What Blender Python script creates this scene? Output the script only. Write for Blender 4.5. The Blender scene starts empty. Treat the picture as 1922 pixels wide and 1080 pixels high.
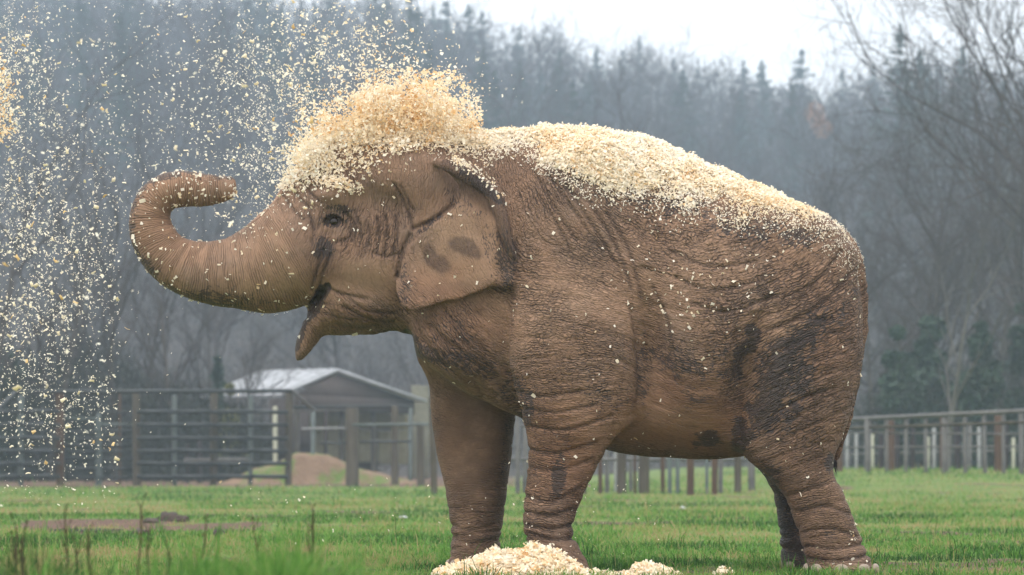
import bpy, math, random
import numpy as np
from math import radians, sin, cos, pi

# ------------------------------------------------------------------ scene, camera, world, sun
scene = bpy.context.scene
COL = scene.collection
rng = np.random.default_rng(7)
random.seed(7)

F = 6720.0                 # focal length in photo pixels (photo 1922 px wide)
CX, CY = 961.0, 870.0      # principal column, horizon row
CAM_Y, CAM_Z = -20.0, 0.6  # elephant stands on the plane y = 0


def P(px, py, Y=0.0):
    D = Y - CAM_Y
    return np.array([(px - CX) / F * D, Y, CAM_Z + (CY - py) / F * D])


def PX(px, Y=0.0):
    return (px - CX) / F * (Y - CAM_Y)


def PZ(py, Y=0.0):
    return CAM_Z + (CY - py) / F * (Y - CAM_Y)


cam_d = bpy.data.cameras.new("camera")
cam = bpy.data.objects.new("camera", cam_d)
COL.objects.link(cam)
cam.location = (0, CAM_Y, CAM_Z)
cam.rotation_euler = (radians(90), 0, 0)
cam_d.sensor_width = 36.0
cam_d.lens = 36.0 * F / 1922.0
cam_d.shift_y = (CY - 540.0) / 1922.0
cam_d.clip_start = 0.5
cam_d.clip_end = 3000
cam_d.dof.use_dof = True
cam_d.dof.focus_distance = 19.6
cam_d.dof.aperture_fstop = 4.6
scene.camera = cam

SUN_EL, SUN_AZ = 58.0, 215.0      # azimuth clockwise from +Y (behind the camera, a little to its side)
world = bpy.data.worlds.new("World")
scene.world = world
world.use_nodes = True
wn = world.node_tree
wn.nodes.clear()
w_out = wn.nodes.new("ShaderNodeOutputWorld")
w_bg = wn.nodes.new("ShaderNodeBackground")
sky = wn.nodes.new("ShaderNodeTexSky")
sky.sky_type = 'NISHITA'
sky.sun_disc = False
sky.sun_elevation = radians(SUN_EL)
sky.sun_rotation = radians(SUN_AZ)
sky.air_density = 1.0
sky.dust_density = 4.0
mixw = wn.nodes.new("ShaderNodeMixRGB")
mixw.inputs[0].default_value = 0.9          # closed cloud cover over the clear sky
w_tc = wn.nodes.new("ShaderNodeTexCoord")
w_sep = wn.nodes.new("ShaderNodeSeparateXYZ")
w_mr = wn.nodes.new("ShaderNodeMapRange")     # overcast dome: brighter overhead than at the horizon
w_mr.inputs["From Min"].default_value = 0.0
w_mr.inputs["From Max"].default_value = 1.0
w_mr.inputs["To Min"].default_value = 9.4
w_mr.inputs["To Max"].default_value = 23.0
w_vm = wn.nodes.new("ShaderNodeVectorMath")
w_vm.operation = 'SCALE'
w_vm.inputs[0].default_value = (1.0, 1.0, 1.015)
wn.links.new(w_tc.outputs["Generated"], w_sep.inputs[0])
wn.links.new(w_sep.outputs[2], w_mr.inputs[0])
wn.links.new(w_mr.outputs[0], w_vm.inputs[3])
wn.links.new(w_vm.outputs[0], mixw.inputs[2])
wn.links.new(sky.outputs[0], mixw.inputs[1])
wn.links.new(mixw.outputs[0], w_bg.inputs[0])
w_bg.inputs[1].default_value = 0.1
wn.links.new(w_bg.outputs[0], w_out.inputs[0])

sun_d = bpy.data.lights.new("sun", 'SUN')
sun_d.energy = 1.1
sun_d.angle = radians(22)
sun_d.color = (1.0, 0.95, 0.88)
sun = bpy.data.objects.new("sun", sun_d)
COL.objects.link(sun)
sun.rotation_euler = (radians(90 - SUN_EL), 0, radians(180 - SUN_AZ))
sun.location = (0, -10, 30)

scene.view_settings.view_transform = 'Standard'
scene.view_settings.look = 'None'
scene.view_settings.gamma = 1
scene.view_settings.exposure = 0.36
scene.render.engine = 'CYCLES'
scene.cycles.use_denoising = True
scene.cycles.max_bounces = 6
scene.cycles.diffuse_bounces = 3
scene.cycles.transmission_bounces = 3
scene.cycles.volume_bounces = 1
scene.cycles.transparent_max_bounces = 8


# ------------------------------------------------------------------ helpers
def tag(o, label=None, cat=None, group=None, kind=None):
    if label:
        o["label"] = label
    if cat:
        o["category"] = cat
    if group:
        o["group"] = group
    if kind:
        o["kind"] = kind
    return o


def empty(name, loc=(0, 0, 0), rz=0.0):
    o = bpy.data.objects.new(name, None)
    o.empty_display_size = 0.2
    o.location = loc
    o.rotation_euler = (0, 0, rz)
    COL.objects.link(o)
    return o


def np_mesh(name, verts, faces, mat=None, attrs=None, smooth=True):
    """verts (n,3); faces (m,k) int array, one k for the whole mesh, or a list of such arrays"""
    me = bpy.data.meshes.new(name)
    verts = np.ascontiguousarray(verts, dtype=np.float32)
    fl = faces if isinstance(faces, list) else [faces]
    fl = [np.ascontiguousarray(f, dtype=np.int32) for f in fl if len(f)]
    me.vertices.add(len(verts))
    me.vertices.foreach_set("co", verts.ravel())
    nl = sum(f.size for f in fl)
    nf = sum(len(f) for f in fl)
    me.loops.add(nl)
    me.polygons.add(nf)
    me.loops.foreach_set("vertex_index", np.concatenate([f.ravel() for f in fl]))
    starts, tot = [], 0
    for f in fl:
        starts.append(tot + np.arange(len(f)) * f.shape[1])
        tot += f.size
    me.polygons.foreach_set("loop_start", np.concatenate(starts).astype(np.int32))
    if smooth:
        me.polygons.foreach_set("use_smooth", np.ones(nf, dtype=bool))
    for k, v in (attrs or {}).items():
        v = np.asarray(v, dtype=np.float32)
        if v.ndim == 1:
            a = me.attributes.new(k, 'FLOAT', 'POINT')
            a.data.foreach_set("value", v)
        else:
            a = me.attributes.new(k, 'FLOAT_VECTOR', 'POINT')
            a.data.foreach_set("vector", v.ravel())
    me.update(calc_edges=True)
    if mat:
        me.materials.append(mat)
    return me


def add(name, me, parent=None, loc=None):
    o = bpy.data.objects.new(name, me)
    COL.objects.link(o)
    if parent is not None:
        o.parent = parent
    if loc is not None:
        o.location = loc
    return o


def smoothstep(a, b, x):
    t = np.clip((x - a) / (b - a), 0, 1)
    return t * t * (3 - 2 * t)


def _hash(ix, iy, iz):
    h = (ix.astype(np.int64) * 374761393 + iy.astype(np.int64) * 668265263 + iz.astype(np.int64) * 2147483647) & 0xFFFFFFFF
    h = ((h ^ (h >> 13)) * 1274126177) & 0xFFFFFFFF
    return ((h ^ (h >> 16)) & 0xFFFF) / 65535.0


def vnoise(p):
    """value noise in 0..1 for points (n,3)"""
    p = np.asarray(p, dtype=np.float64)
    i = np.floor(p).astype(np.int64)
    f = p - i
    f = f * f * (3 - 2 * f)
    out = np.zeros(len(p))
    for dx in (0, 1):
        wx = f[:, 0] if dx else 1 - f[:, 0]
        for dy in (0, 1):
            wy = f[:, 1] if dy else 1 - f[:, 1]
            for dz in (0, 1):
                wz = f[:, 2] if dz else 1 - f[:, 2]
                out += wx * wy * wz * _hash(i[:, 0] + dx, i[:, 1] + dy, i[:, 2] + dz)
    return out


def fbm(p, o=3):
    s, a, t = 0, 1, 0
    p = np.asarray(p, dtype=np.float64)
    for k in range(o):
        s = s + a * vnoise(p * 2 ** k + 17.3 * k)
        t += a
        a *= 0.5
    return s / t


def catmull(pts, n, closed=False):
    pts = np.asarray(pts, dtype=float)
    m = len(pts)
    out = []
    segs = m if closed else m - 1
    for i in range(segs):
        if closed:
            p0, p1, p2, p3 = pts[(i - 1) % m], pts[i], pts[(i + 1) % m], pts[(i + 2) % m]
        else:
            p0, p1, p2, p3 = pts[max(i - 1, 0)], pts[i], pts[i + 1], pts[min(i + 2, m - 1)]
        for t in np.linspace(0, 1, n, endpoint=False):
            out.append(0.5 * (2 * p1 + (p2 - p0) * t + (2 * p0 - 5 * p1 + 4 * p2 - p3) * t * t + (3 * p1 - p0 - 3 * p2 + p3) * t ** 3))
    if not closed:
        out.append(pts[-1])
    return np.array(out)


# ---- node helper
class N:
    def __init__(self, name):
        self.m = bpy.data.materials.new(name)
        self.m.use_nodes = True
        self.t = self.m.node_tree
        self.t.nodes.clear()
        self.out = self.t.nodes.new("ShaderNodeOutputMaterial")

    def node(self, typ, **kw):
        n = self.t.nodes.new(typ)
        for k, v in kw.items():
            setattr(n, k, v)
        return n

    def link(self, a, b):
        self.t.links.new(a, b)

    def set(self, sock, v):
        if hasattr(v, "is_linked") or isinstance(v, bpy.types.NodeSocket):
            self.link(v, sock)
        else:
            sock.default_value = v

    def attr(self, name, vec=False):
        n = self.node("ShaderNodeAttribute", attribute_name=name)
        return n.outputs["Vector"] if vec else n.outputs["Fac"]

    def math(self, op, a, b=0.0, c=0.0, clamp=False):
        n = self.node("ShaderNodeMath", operation=op, use_clamp=clamp)
        self.set(n.inputs[0], a)
        self.set(n.inputs[1], b)
        self.set(n.inputs[2], c)
        return n.outputs[0]

    def vmath(self, op, a, b):
        n = self.node("ShaderNodeVectorMath", operation=op)
        self.set(n.inputs[0], a)
        self.set(n.inputs[1], b)
        return n.outputs[0]

    def noise(self, vec, scale, detail=3.0, rough=0.55, col=False):
        n = self.node("ShaderNodeTexNoise")
        self.set(n.inputs["Vector"], vec)
        n.inputs["Scale"].default_value = scale
        n.inputs["Detail"].default_value = detail
        n.inputs["Roughness"].default_value = rough
        return n.outputs["Color"] if col else n.outputs["Fac"]

    def vor(self, vec, scale, feature='DISTANCE_TO_EDGE'):
        n = self.node("ShaderNodeTexVoronoi", feature=feature)
        self.set(n.inputs["Vector"], vec)
        n.inputs["Scale"].default_value = scale
        return n.outputs["Distance"]

    def ss(self, a, b, x):
        n = self.node("ShaderNodeMapRange", interpolation_type='SMOOTHSTEP')
        n.inputs["From Min"].default_value = a
        n.inputs["From Max"].default_value = b
        self.set(n.inputs["Value"], x)
        return n.outputs["Result"]

    def mix(self, f, a, b, mode='MIX'):
        n = self.node("ShaderNodeMixRGB", blend_type=mode)
        self.set(n.inputs[0], f)
        self.set(n.inputs[1], a if not isinstance(a, tuple) else (*a, 1)[:4])
        self.set(n.inputs[2], b if not isinstance(b, tuple) else (*b, 1)[:4])
        return n.outputs[0]

    def ramp(self, f, stops):
        n = self.node("ShaderNodeValToRGB")
        cr = n.color_ramp
        while len(cr.elements) < len(stops):
            cr.elements.new(0.5)
        for e, (p, c) in zip(cr.elements, stops):
            e.position = p
            e.color = (*c, 1)
        self.set(n.inputs[0], f)
        return n.outputs[0]

    def coord(self, which="Object"):
        return self.node("ShaderNodeTexCoord").outputs[which]

    def bump(self, h, dist, strength=1.0, normal=None):
        n = self.node("ShaderNodeBump")
        self.set(n.inputs["Height"], h)
        n.inputs["Distance"].default_value = dist
        self.set(n.inputs["Strength"], strength)
        if normal is not None:
            self.link(normal, n.inputs["Normal"])
        return n.outputs[0]

    def bsdf(self, col, rough=0.8, normal=None, spec=0.3, metal=0.0, transl=0.0, tcol=None):
        b = self.node("ShaderNodeBsdfPrincipled")
        self.set(b.inputs["Base Color"], col if not isinstance(col, tuple) else (*col, 1)[:4])
        self.set(b.inputs["Roughness"], rough)
        b.inputs["Specular IOR Level"].default_value = spec
        b.inputs["Metallic"].default_value = metal
        if normal is not None:
            self.link(normal, b.inputs["Normal"])
        s = b.outputs[0]
        if transl > 0:
            t = self.node("ShaderNodeBsdfTranslucent")
            self.set(t.inputs[0], (tcol or col) if not isinstance(tcol or col, tuple) else (*(tcol or col), 1)[:4])
            mx = self.node("ShaderNodeMixShader")
            mx.inputs[0].default_value = transl
            self.link(s, mx.inputs[1])
            self.link(t.outputs[0], mx.inputs[2])
            s = mx.outputs[0]
        self.link(s, self.out.inputs["Surface"])
        return self.m


# ------------------------------------------------------------------ materials
def mat_simple(name, c1, c2, scale=6.0, rough=0.8, bump=0.004, spec=0.2, stretch=(1, 1, 1), metal=0.0):
    n = N(name)
    v = n.vmath('MULTIPLY', n.coord("Object"), stretch)
    f = n.noise(v, scale, 5.0, 0.65)
    col = n.mix(n.ss(0.3, 0.7, f), c1, c2)
    nm = n.bump(n.noise(v, scale * 4, 4.0), bump)
    return n.bsdf(col, rough, nm, spec, metal)


def mat_ground():
    n = N("turf_soil")
    v = n.coord("Object")
    f = n.noise(v, 0.9, 5.0, 0.6)
    g = n.mix(n.ss(0.35, 0.65, f), (0.075, 0.14, 0.030), (0.14, 0.17, 0.045))
    g = n.mix(n.math('MULTIPLY', n.ss(0.52, 0.72, n.noise(v, 0.23, 4.0)), 0.7), g, (0.22, 0.18, 0.075))
    soil = n.mix(n.noise(v, 5.0, 5.0), (0.060, 0.035, 0.025), (0.15, 0.092, 0.064))
    d = n.attr("dirt")
    dm = n.ss(0.35, 0.6, n.math('ADD', d, n.math('MULTIPLY', n.math('SUBTRACT', n.noise(v, 3.0, 4.0), 0.5), 0.7)))
    col = n.mix(dm, g, soil)
    nm = n.bump(n.noise(v, 14.0, 5.0), 0.04)
    return n.bsdf(col, 0.9, nm, 0.15)


def mat_grass():
    n = N("grass_blades")
    r = n.attr("rnd")
    col = n.ramp(r, [(0.0, (0.018, 0.064, 0.010)), (0.35, (0.080, 0.205, 0.030)), (0.64, (0.150, 0.305, 0.056)), (0.80, (0.265, 0.27, 0.088)), (1.0, (0.35, 0.26, 0.13))])
    return n.bsdf(col, 0.6, None, 0.25, transl=0.35)


def mat_shaving():
    n = N("wood_shavings")
    r = n.attr("rnd")
    col = n.ramp(r, [(0.0, (0.92, 0.85, 0.73)), (0.42, (0.90, 0.78, 0.58)), (0.75, (0.82, 0.58, 0.32)), (1.0, (0.62, 0.34, 0.13))])
    return n.bsdf(col, 0.75, None, 0.2, transl=0.4)


def mat_single_shaving(name, c):
    n = N(name)
    f = n.noise(n.coord("Object"), 90.0, 3.0)
    col = n.mix(f, c, tuple(min(1.0, x * 1.12) for x in c))
    return n.bsdf(col, 0.75, None, 0.2, transl=0.4)


M_GROUND = mat_ground()
M_GRASS = mat_grass()
M_SHAV = mat_shaving()
M_SHAV_C = mat_single_shaving("cream_shaving", (0.90, 0.80, 0.62))
M_SHAV_O = mat_single_shaving("amber_shaving", (0.84, 0.64, 0.34))
M_BARK = mat_simple("grey_bark", (0.055, 0.047, 0.042), (0.11, 0.095, 0.085), 3.0, 0.9, 0.02, 0.1, (1, 1, 0.25))
M_TWIG = mat_simple("twigs", (0.045, 0.040, 0.038), (0.092, 0.078, 0.074), 0.6, 0.95, 0.0, 0.05)
M_PALEBARK = mat_simple("pale_bark", (0.095, 0.09, 0.082), (0.14, 0.132, 0.12), 3.0, 0.9, 0.02, 0.1, (1, 1, 0.25))
M_PINE = mat_simple("pine_needles", (0.035, 0.058, 0.044), (0.065, 0.092, 0.065), 0.5, 0.8, 0.0, 0.1)
M_EVER = mat_simple("evergreen_leaves", (0.018, 0.038, 0.026), (0.05, 0.078, 0.05), 0.7, 0.6, 0.0, 0.2)
M_OLIVE = mat_simple("olive_leaves", (0.10, 0.105, 0.03), (0.17, 0.165, 0.05), 1.5, 0.7, 0.0, 0.2)
M_RUST_LEAF = mat_simple("rust_leaves", (0.30, 0.13, 0.05), (0.42, 0.2, 0.08), 1.5, 0.7, 0.0, 0.2)
M_LITTER = mat_simple("hill_litter", (0.036, 0.034, 0.031), (0.062, 0.052, 0.046), 0.15, 0.95, 0.0, 0.1)
M_WOODPOST = mat_simple("weathered_wood", (0.05, 0.042, 0.033), (0.105, 0.09, 0.07), 5.0, 0.9, 0.01, 0.15, (1, 1, 0.15))
M_RUSTPOST = mat_simple("rusty_post", (0.06, 0.037, 0.026), (0.105, 0.064, 0.043), 4.0, 0.85, 0.006, 0.2, (1, 1, 0.3))
M_DARKPOST = mat_simple("dark_post", (0.018, 0.015, 0.017), (0.05, 0.038, 0.036), 4.0, 0.85, 0.006, 0.2, (1, 1, 0.3))
M_GREENPIPE = mat_simple("green_grey_pipe", (0.055, 0.07, 0.066), (0.105, 0.125, 0.118), 4.0, 0.5, 0.002, 0.4)
M_GREYPIPE = mat_simple("grey_pipe", (0.065, 0.062, 0.058), (0.115, 0.108, 0.10), 4.0, 0.5, 0.002, 0.4)
M_DARKPIPE = mat_simple("dark_pipe", (0.012, 0.016, 0.017), (0.03, 0.034, 0.036), 4.0, 0.5, 0.002, 0.4)
M_WHITEPOST = mat_simple("white_post", (0.17, 0.172, 0.17), (0.27, 0.27, 0.262), 4.0, 0.6, 0.002, 0.3)
M_YELLOWPOST = mat_simple("pale_yellow_post", (0.27, 0.27, 0.20), (0.36, 0.36, 0.27), 4.0, 0.6, 0.002, 0.3)
M_TIN = mat_simple("tin_roof", (0.27, 0.28, 0.295), (0.40, 0.41, 0.43), 1.2, 0.45, 0.004, 0.5, (1, 1, 1))
M_GABLE = mat_simple("brown_boards", (0.05, 0.04, 0.038), (0.08, 0.062, 0.056), 2.0, 0.85, 0.01, 0.15, (6, 6, 0.4))
M_HAY = mat_simple("straw_bales", (0.22, 0.20, 0.13), (0.32, 0.29, 0.19), 3.0, 0.95, 0.03, 0.1)
M_MUD = mat_simple("dark_mud", (0.03, 0.022, 0.018), (0.085, 0.06, 0.048), 9.0, 0.7, 0.02, 0.3)
M_STONE = mat_simple("pale_stone", (0.34, 0.34, 0.36), (0.5, 0.5, 0.5), 9.0, 0.8, 0.01, 0.3)
M_WEED = mat_simple("dry_weed", (0.03, 0.032, 0.018), (0.08, 0.06, 0.03), 9.0, 0.85, 0.0, 0.1)
M_MOUND = mat_simple("earth_mound", (0.13, 0.085, 0.055), (0.24, 0.165, 0.11), 1.6, 0.95, 0.05, 0.1)


# ------------------------------------------------------------------ terrain
def ground_z(x, y):
    x = np.asarray(x, dtype=float)
    y = np.asarray(y, dtype=float)
    D = y - CAM_Y
    z = 0.42 * smoothstep(50, 88, D) * smoothstep(2.0, 9.0, x)
    z = z + 0.05 * (fbm(np.stack([x * 0.35, y * 0.16, 0 * x], -1).reshape(-1, 3)).reshape(x.shape) - 0.5) * smoothstep(21, 40, D)
    return z


def dirt_mask(x, y):
    D = y - CAM_Y
    px = CX + x / D * F
    a = smoothstep(29.0, 32.0, D) * (1 - smoothstep(35.5, 39.5, D)) * smoothstep(0, 90, px) * (1 - smoothstep(400, 590, px))
    a = a * (0.35 + 0.9 * smoothstep(0.34, 0.56, fbm(np.stack([x * 1.6, y * 0.55, 0 * x + 3], -1).reshape(-1, 3), 4).reshape(x.shape)))
    b = smoothstep(19.2, 19.5, D) * (1 - smoothstep(20.3, 21.2, D)) * smoothstep(1600, 1680, px) * 0.62
    c = (1 - smoothstep(0.25, 0.9, np.hypot((x - 0.55) / 1.5, (y + 0.35) / 0.8))) * 0.8
    e = (1 - smoothstep(0.3, 1.0, np.hypot((x - 1.8) / 1.1, (y + 0.25) / 0.75))) * 0.85
    d = smoothstep(88, 92, D) * 0.75 * (1 - smoothstep(-1, 2, x))
    f = 0.75 * smoothstep(0.64, 0.72, fbm(np.stack([x * 1.1 + 3, y * 0.8, 0 * x], -1).reshape(-1, 3), 4).reshape(x.shape)) * (D < 70)
    return np.clip(np.maximum.reduce([a, b, c, d, e, f]), 0, 1)


Ds = np.concatenate([np.geomspace(3.0, 130.0, 230), np.geomspace(134, 840, 40)])
us = np.linspace(-1, 1, 150)
DD, UU = np.meshgrid(Ds, us, indexing='ij')
gx = UU * (DD * 0.45 + 4)
gy = DD + CAM_Y
gz = ground_z(gx, gy)
gv = np.stack([gx, gy, gz], -1).reshape(-1, 3)


def grid_faces(a, b):
    i, j = np.meshgrid(np.arange(a - 1), np.arange(b - 1), indexing='ij')
    i, j = i.ravel(), j.ravel()
    return np.stack([i * b + j, i * b + j + 1, (i + 1) * b + j + 1, (i + 1) * b + j], -1)


gm = np_mesh("ground", gv, grid_faces(len(Ds), len(us))[:, ::-1], M_GROUND, {"dirt": dirt_mask(gx, gy).ravel()})
tag(add("ground", gm), "green paddock turf with worn muddy strips, running to the woods", "ground", kind="structure")


def hill_z(x, y):
    D = y - CAM_Y
    u = x / D * F + CX                       # photo column
    crest = np.interp(u, [-600, 0, 500, 800, 1000, 1300, 1600, 2000, 2500], [60, 57, 54, 51, 47, 42, 41, 43, 45])
    t = smoothstep(150, 520, D)
    z = -0.6 + crest * (0.55 * t + 0.45 * np.clip((D - 150) / 370, 0, 1))
    z = z + 2.0 * (fbm(np.stack([x * 0.02, y * 0.02, 0 * x], -1).reshape(-1, 3)).reshape(x.shape) - 0.5) * t
    return z


Dh = np.linspace(150, 760, 50)
uh = np.linspace(-1, 1, 60)
DD, UU = np.meshgrid(Dh, uh, indexing='ij')
hx = UU * DD * 0.34
hy = DD + CAM_Y
hm = np_mesh("hill", np.stack([hx, hy, hill_z(hx, hy)], -1).reshape(-1, 3), grid_faces(50, 60)[:, ::-1], M_LITTER)
tag(add("hill", hm), "long wooded hillside fading into mist behind the paddock", "hill", kind="structure")

# ------------------------------------------------------------------ haze
hv = N("haze_air")
pv = hv.node("ShaderNodeVolumePrincipled")
pv.inputs["Color"].default_value = (0.69, 0.85, 1.0, 1)
pv.inputs["Density"].default_value = 0.00076
pv.inputs["Anisotropy"].default_value = 0.2
hv.link(pv.outputs[0], hv.out.inputs["Volume"])
X0, X1, Y0, Y1, Z0, Z1 = -460, 460, -32, 860, -3.0, 100
hb = np.array([(x, y, z) for x in (X0, X1) for y in (Y0, Y1) for z in (Z0, Z1)], dtype=float)
hf = np.array([(0, 1, 3, 2), (4, 6, 7, 5), (0, 4, 5, 1), (2, 3, 7, 6), (0, 2, 6, 4), (1, 5, 7, 3)])
haze = add("haze", np_mesh("haze", hb, hf, hv.m, smooth=False))
tag(haze, "pale damp mist filling the air over paddock and woods", "haze", kind="stuff")


# ------------------------------------------------------------------ trees
def seg_mesh(segs, sides=3):
    """segs (n,8): p0(3) p1(3) r0 r1 -> verts, quads"""
    s = np.asarray(segs, dtype=float)
    p0, p1, r0, r1 = s[:, 0:3], s[:, 3:6], s[:, 6], s[:, 7]
    d = p1 - p0
    d /= np.linalg.norm(d, axis=1, keepdims=True) + 1e-9
    ref = np.where(np.abs(d[:, 2:3]) > 0.9, np.array([[1.0, 0, 0]]), np.array([[0, 0, 1.0]]))
    a = np.cross(d, ref)
    a /= np.linalg.norm(a, axis=1, keepdims=True) + 1e-9
    b = np.cross(d, a)
    vs = []
    for q, r in ((p0, r0), (p1, r1)):
        for k in range(sides):
            t = 2 * pi * k / sides
            vs.append(q + (a * cos(t) + b * sin(t)) * r[:, None])
    V = np.stack(vs, 1)                               # n, 2*sides, 3
    n = len(s)
    base = (np.arange(n) * 2 * sides)[:, None]
    fs = [np.concatenate([base + k, base + (k + 1) % sides, base + sides + (k + 1) % sides, base + sides + k], 1) for k in range(sides)]
    return V.reshape(-1, 3), np.concatenate(fs)


def bare_tree(R, H, levels, spread=0.6, n0=7, minr=0.012, trunk_frac=0.35, lean=0.0):
    """returns trunk segments, crown segments"""
    trunk, crown = [], []

    def grow(p, d, L, r, lev, out):
        k = 4 if lev == 0 else 3
        q = p.copy()
        dd = d.copy()
        stops = []
        for i in range(k):
            dd = dd + R.normal(0, 0.08 + 0.07 * lev, 3) + np.array([0, 0, 0.05])
            dd /= np.linalg.norm(dd)
            q2 = q + dd * L / k
            rr0 = r * (1 - 0.75 * i / k)
            rr1 = r * (1 - 0.75 * (i + 1) / k)
            out.append((*q, *q2, max(rr0, minr), max(rr1, minr * 0.8)))
            stops.append((q2.copy(), dd.copy(), rr1))
            q = q2
        if lev >= levels:
            return
        nb = n0 if lev == 0 else (5 if lev == 1 else 4)
        for j in range(nb):
            i = R.integers(1 if lev == 0 else 0, k)
            pq, pd, pr = stops[i]
            back = R.random()
            pq = pq - pd * (L / k) * back * 0.8
            ax = R.normal(0, 1, 3)
            ax -= pd * ax.dot(pd)
            ax /= np.linalg.norm(ax)
            ang = R.uniform(0.45, 0.95) * spread / 0.6
            nd = pd * cos(ang) + ax * sin(ang)
            nd[2] += 0.18
            nd /= np.linalg.norm(nd)
            grow(pq, nd, L * R.uniform(0.42, 0.68), max(pr * 1.0, r * 0.42) * R.uniform(0.6, 0.9), lev + 1, crown)

    d0 = np.array([lean, 0, 1.0])
    d0 /= np.linalg.norm(d0)
    grow(np.array([0, 0, -0.3]), d0, H * 0.72, H * 0.014, 0, trunk)
    return trunk, crown


def pine_tree(R, H, rad, gap=0.0, tris=900, start=0.25):
    trunk = [(0, 0, -0.5 + H * i / 5, R.normal(0, 0.05), R.normal(0, 0.05), -0.5 + H * (i + 1) / 5, 0.17 * (1 - i / 5.5), 0.17 * (1 - (i + 1) / 5.5)) for i in range(5)]
    trunk = [(0, 0, -0.5, 0, 0, H, 0.2, 0.03)]
    vs, n = [], 0
    nb = max(12, int(tris / 22))
    for b in range(nb):
        t = R.random() ** 0.72
        z = H * (start + (1 - start) * t)
        L = max(0.08, rad * (1.0 - t) ** 0.85 * R.uniform(0.4, 1.15))
        if R.random() < gap:
            L *= 0.35
        az = R.uniform(0, 2 * pi)
        dv = np.array([cos(az), sin(az), R.uniform(-0.15, 0.2) + 0.25 * t])
        trunk.append((0, 0, z, *(dv * L * 0.8 + np.array([0, 0, z])), 0.035, 0.012))
        for k in range(22):
            u = R.random() ** 0.7
            c = np.array([0, 0, z]) + dv * L * u + R.normal(0, 1, 3) * np.array([0.30, 0.30, 0.12]) * (0.12 + 0.32 * L)
            s = R.uniform(0.14, 0.36) * (0.5 + 0.17 * L)
            e1 = R.normal(0, 1, 3) * np.array([1, 1, 0.6])
            e2 = R.normal(0, 1, 3) * np.array([1, 1, 0.6])
            e1 *= s / np.linalg.norm(e1)
            e2 *= s / np.linalg.norm(e2)
            vs += [c + e1, c - e1 * 0.5 + e2, c - e1 * 0.5 - e2]
    V = np.array(vs)
    return trunk, V, np.arange(len(V)).reshape(-1, 3)


def leaf_cloud(R, n, centres, radii, size):
    """leaf triangles spread through a set of ellipsoid clumps"""
    k = R.integers(0, len(centres), n)
    c = np.asarray(centres)[k]
    r = np.asarray(radii)[k]
    d = R.normal(0, 1, (n, 3))
    d /= np.linalg.norm(d, axis=1, keepdims=True)
    p = c + d * r * (R.random((n, 1)) ** 0.4)
    e1 = R.normal(0, 1, (n, 3))
    e1 /= np.linalg.norm(e1, axis=1, keepdims=True)
    e2 = np.cross(e1, R.normal(0, 1, (n, 3)))
    e2 /= np.linalg.norm(e2, axis=1, keepdims=True)
    s = size * R.uniform(0.6, 1.4, (n, 1))
    V = np.stack([p + e1 * s, p + e2 * s * 0.5, p - e1 * s, p - e2 * s * 0.5], 1).reshape(-1, 3)
    return V, np.arange(4 * n).reshape(-1, 4)


def copy_tree(o, loc, rz=0.0, sc=1.0, label=None, group=None):
    c = o.copy()
    COL.objects.link(c)
    c.location = loc
    c.rotation_euler = (0, 0, rz)
    c.scale = (sc, sc, sc)
    if label:
        c["label"] = label
    if group:
        c["group"] = group
    for ch in o.children:
        k = ch.copy()
        COL.objects.link(k)
        k.parent = c
    return c


TR = np.random.default_rng(21)
# templates for the far wood
bare_me = []
for i in range(7):
    tr, cr = bare_tree(TR, TR.uniform(13, 17), 3, 0.62, 9, 0.02)
    V, Fq = seg_mesh(tr + cr)
    bare_me.append(np_mesh("bare_tree", V, Fq, M_TWIG))
pine_me = []
for i in range(6):
    tr, V, Ft = pine_tree(TR, TR.uniform(15, 19), TR.uniform(3.8, 5.4), TR.uniform(0.03, 0.15), int(TR.uniform(2400, 3400)), 0.12)
    tv, tf = seg_mesh(tr)
    me = np_mesh("pine_tree", np.concatenate([tv, V]), [tf, Ft + len(tv)], M_PINE)
    pine_me.append(me)


def at_hill(px, D):
    x = (px - CX) / F * D
    y = D + CAM_Y
    return (x, y, float(hill_z(np.array([x]), np.array([y]))[0]))


HR = random.Random(5)
G_BARE = "bare trees standing on the misty hillside"
G_PINE = "pines standing on the misty hillside"
n_b = n_p = 0
# whole slope: stratified in depth and column so that the near ones hide the far ones naturally
for row, D in enumerate(np.linspace(172, 520, 17)):
    width = 2200
    step = 2300 / (6 + 0.024 * D)
    px = -150 + HR.uniform(0, step)
    while px < 2080:
        DDj = D + HR.uniform(-9, 9)
        evergreen = HR.random() < (0.6 if DDj > 380 and px < 1150 else 0.45 if DDj > 330 else 0.0)
        sc = HR.uniform(0.75, 1.15)
        if DDj < 240:
            sc *= 0.72
        if DDj > 420 and px > 900:
            sc *= 0.72
        loc = at_hill(px, DDj)
        if evergreen:
            o = add("pine_tree", HR.choice(pine_me))
            tag(o, "hazy dark green pine standing among bare trees on the hillside", "tree", G_PINE)
            n_p += 1
        else:
            o = add("bare_tree", HR.choice(bare_me))
            tag(o, "leafless grey tree in the misty wood on the hillside", "tree", G_BARE)
            n_b += 1
        o.location = loc
        o.rotation_euler = (0, 0, HR.uniform(0, 6.28))
        o.scale = (sc, sc, sc)
        px += step * HR.uniform(0.6, 1.4)

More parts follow.
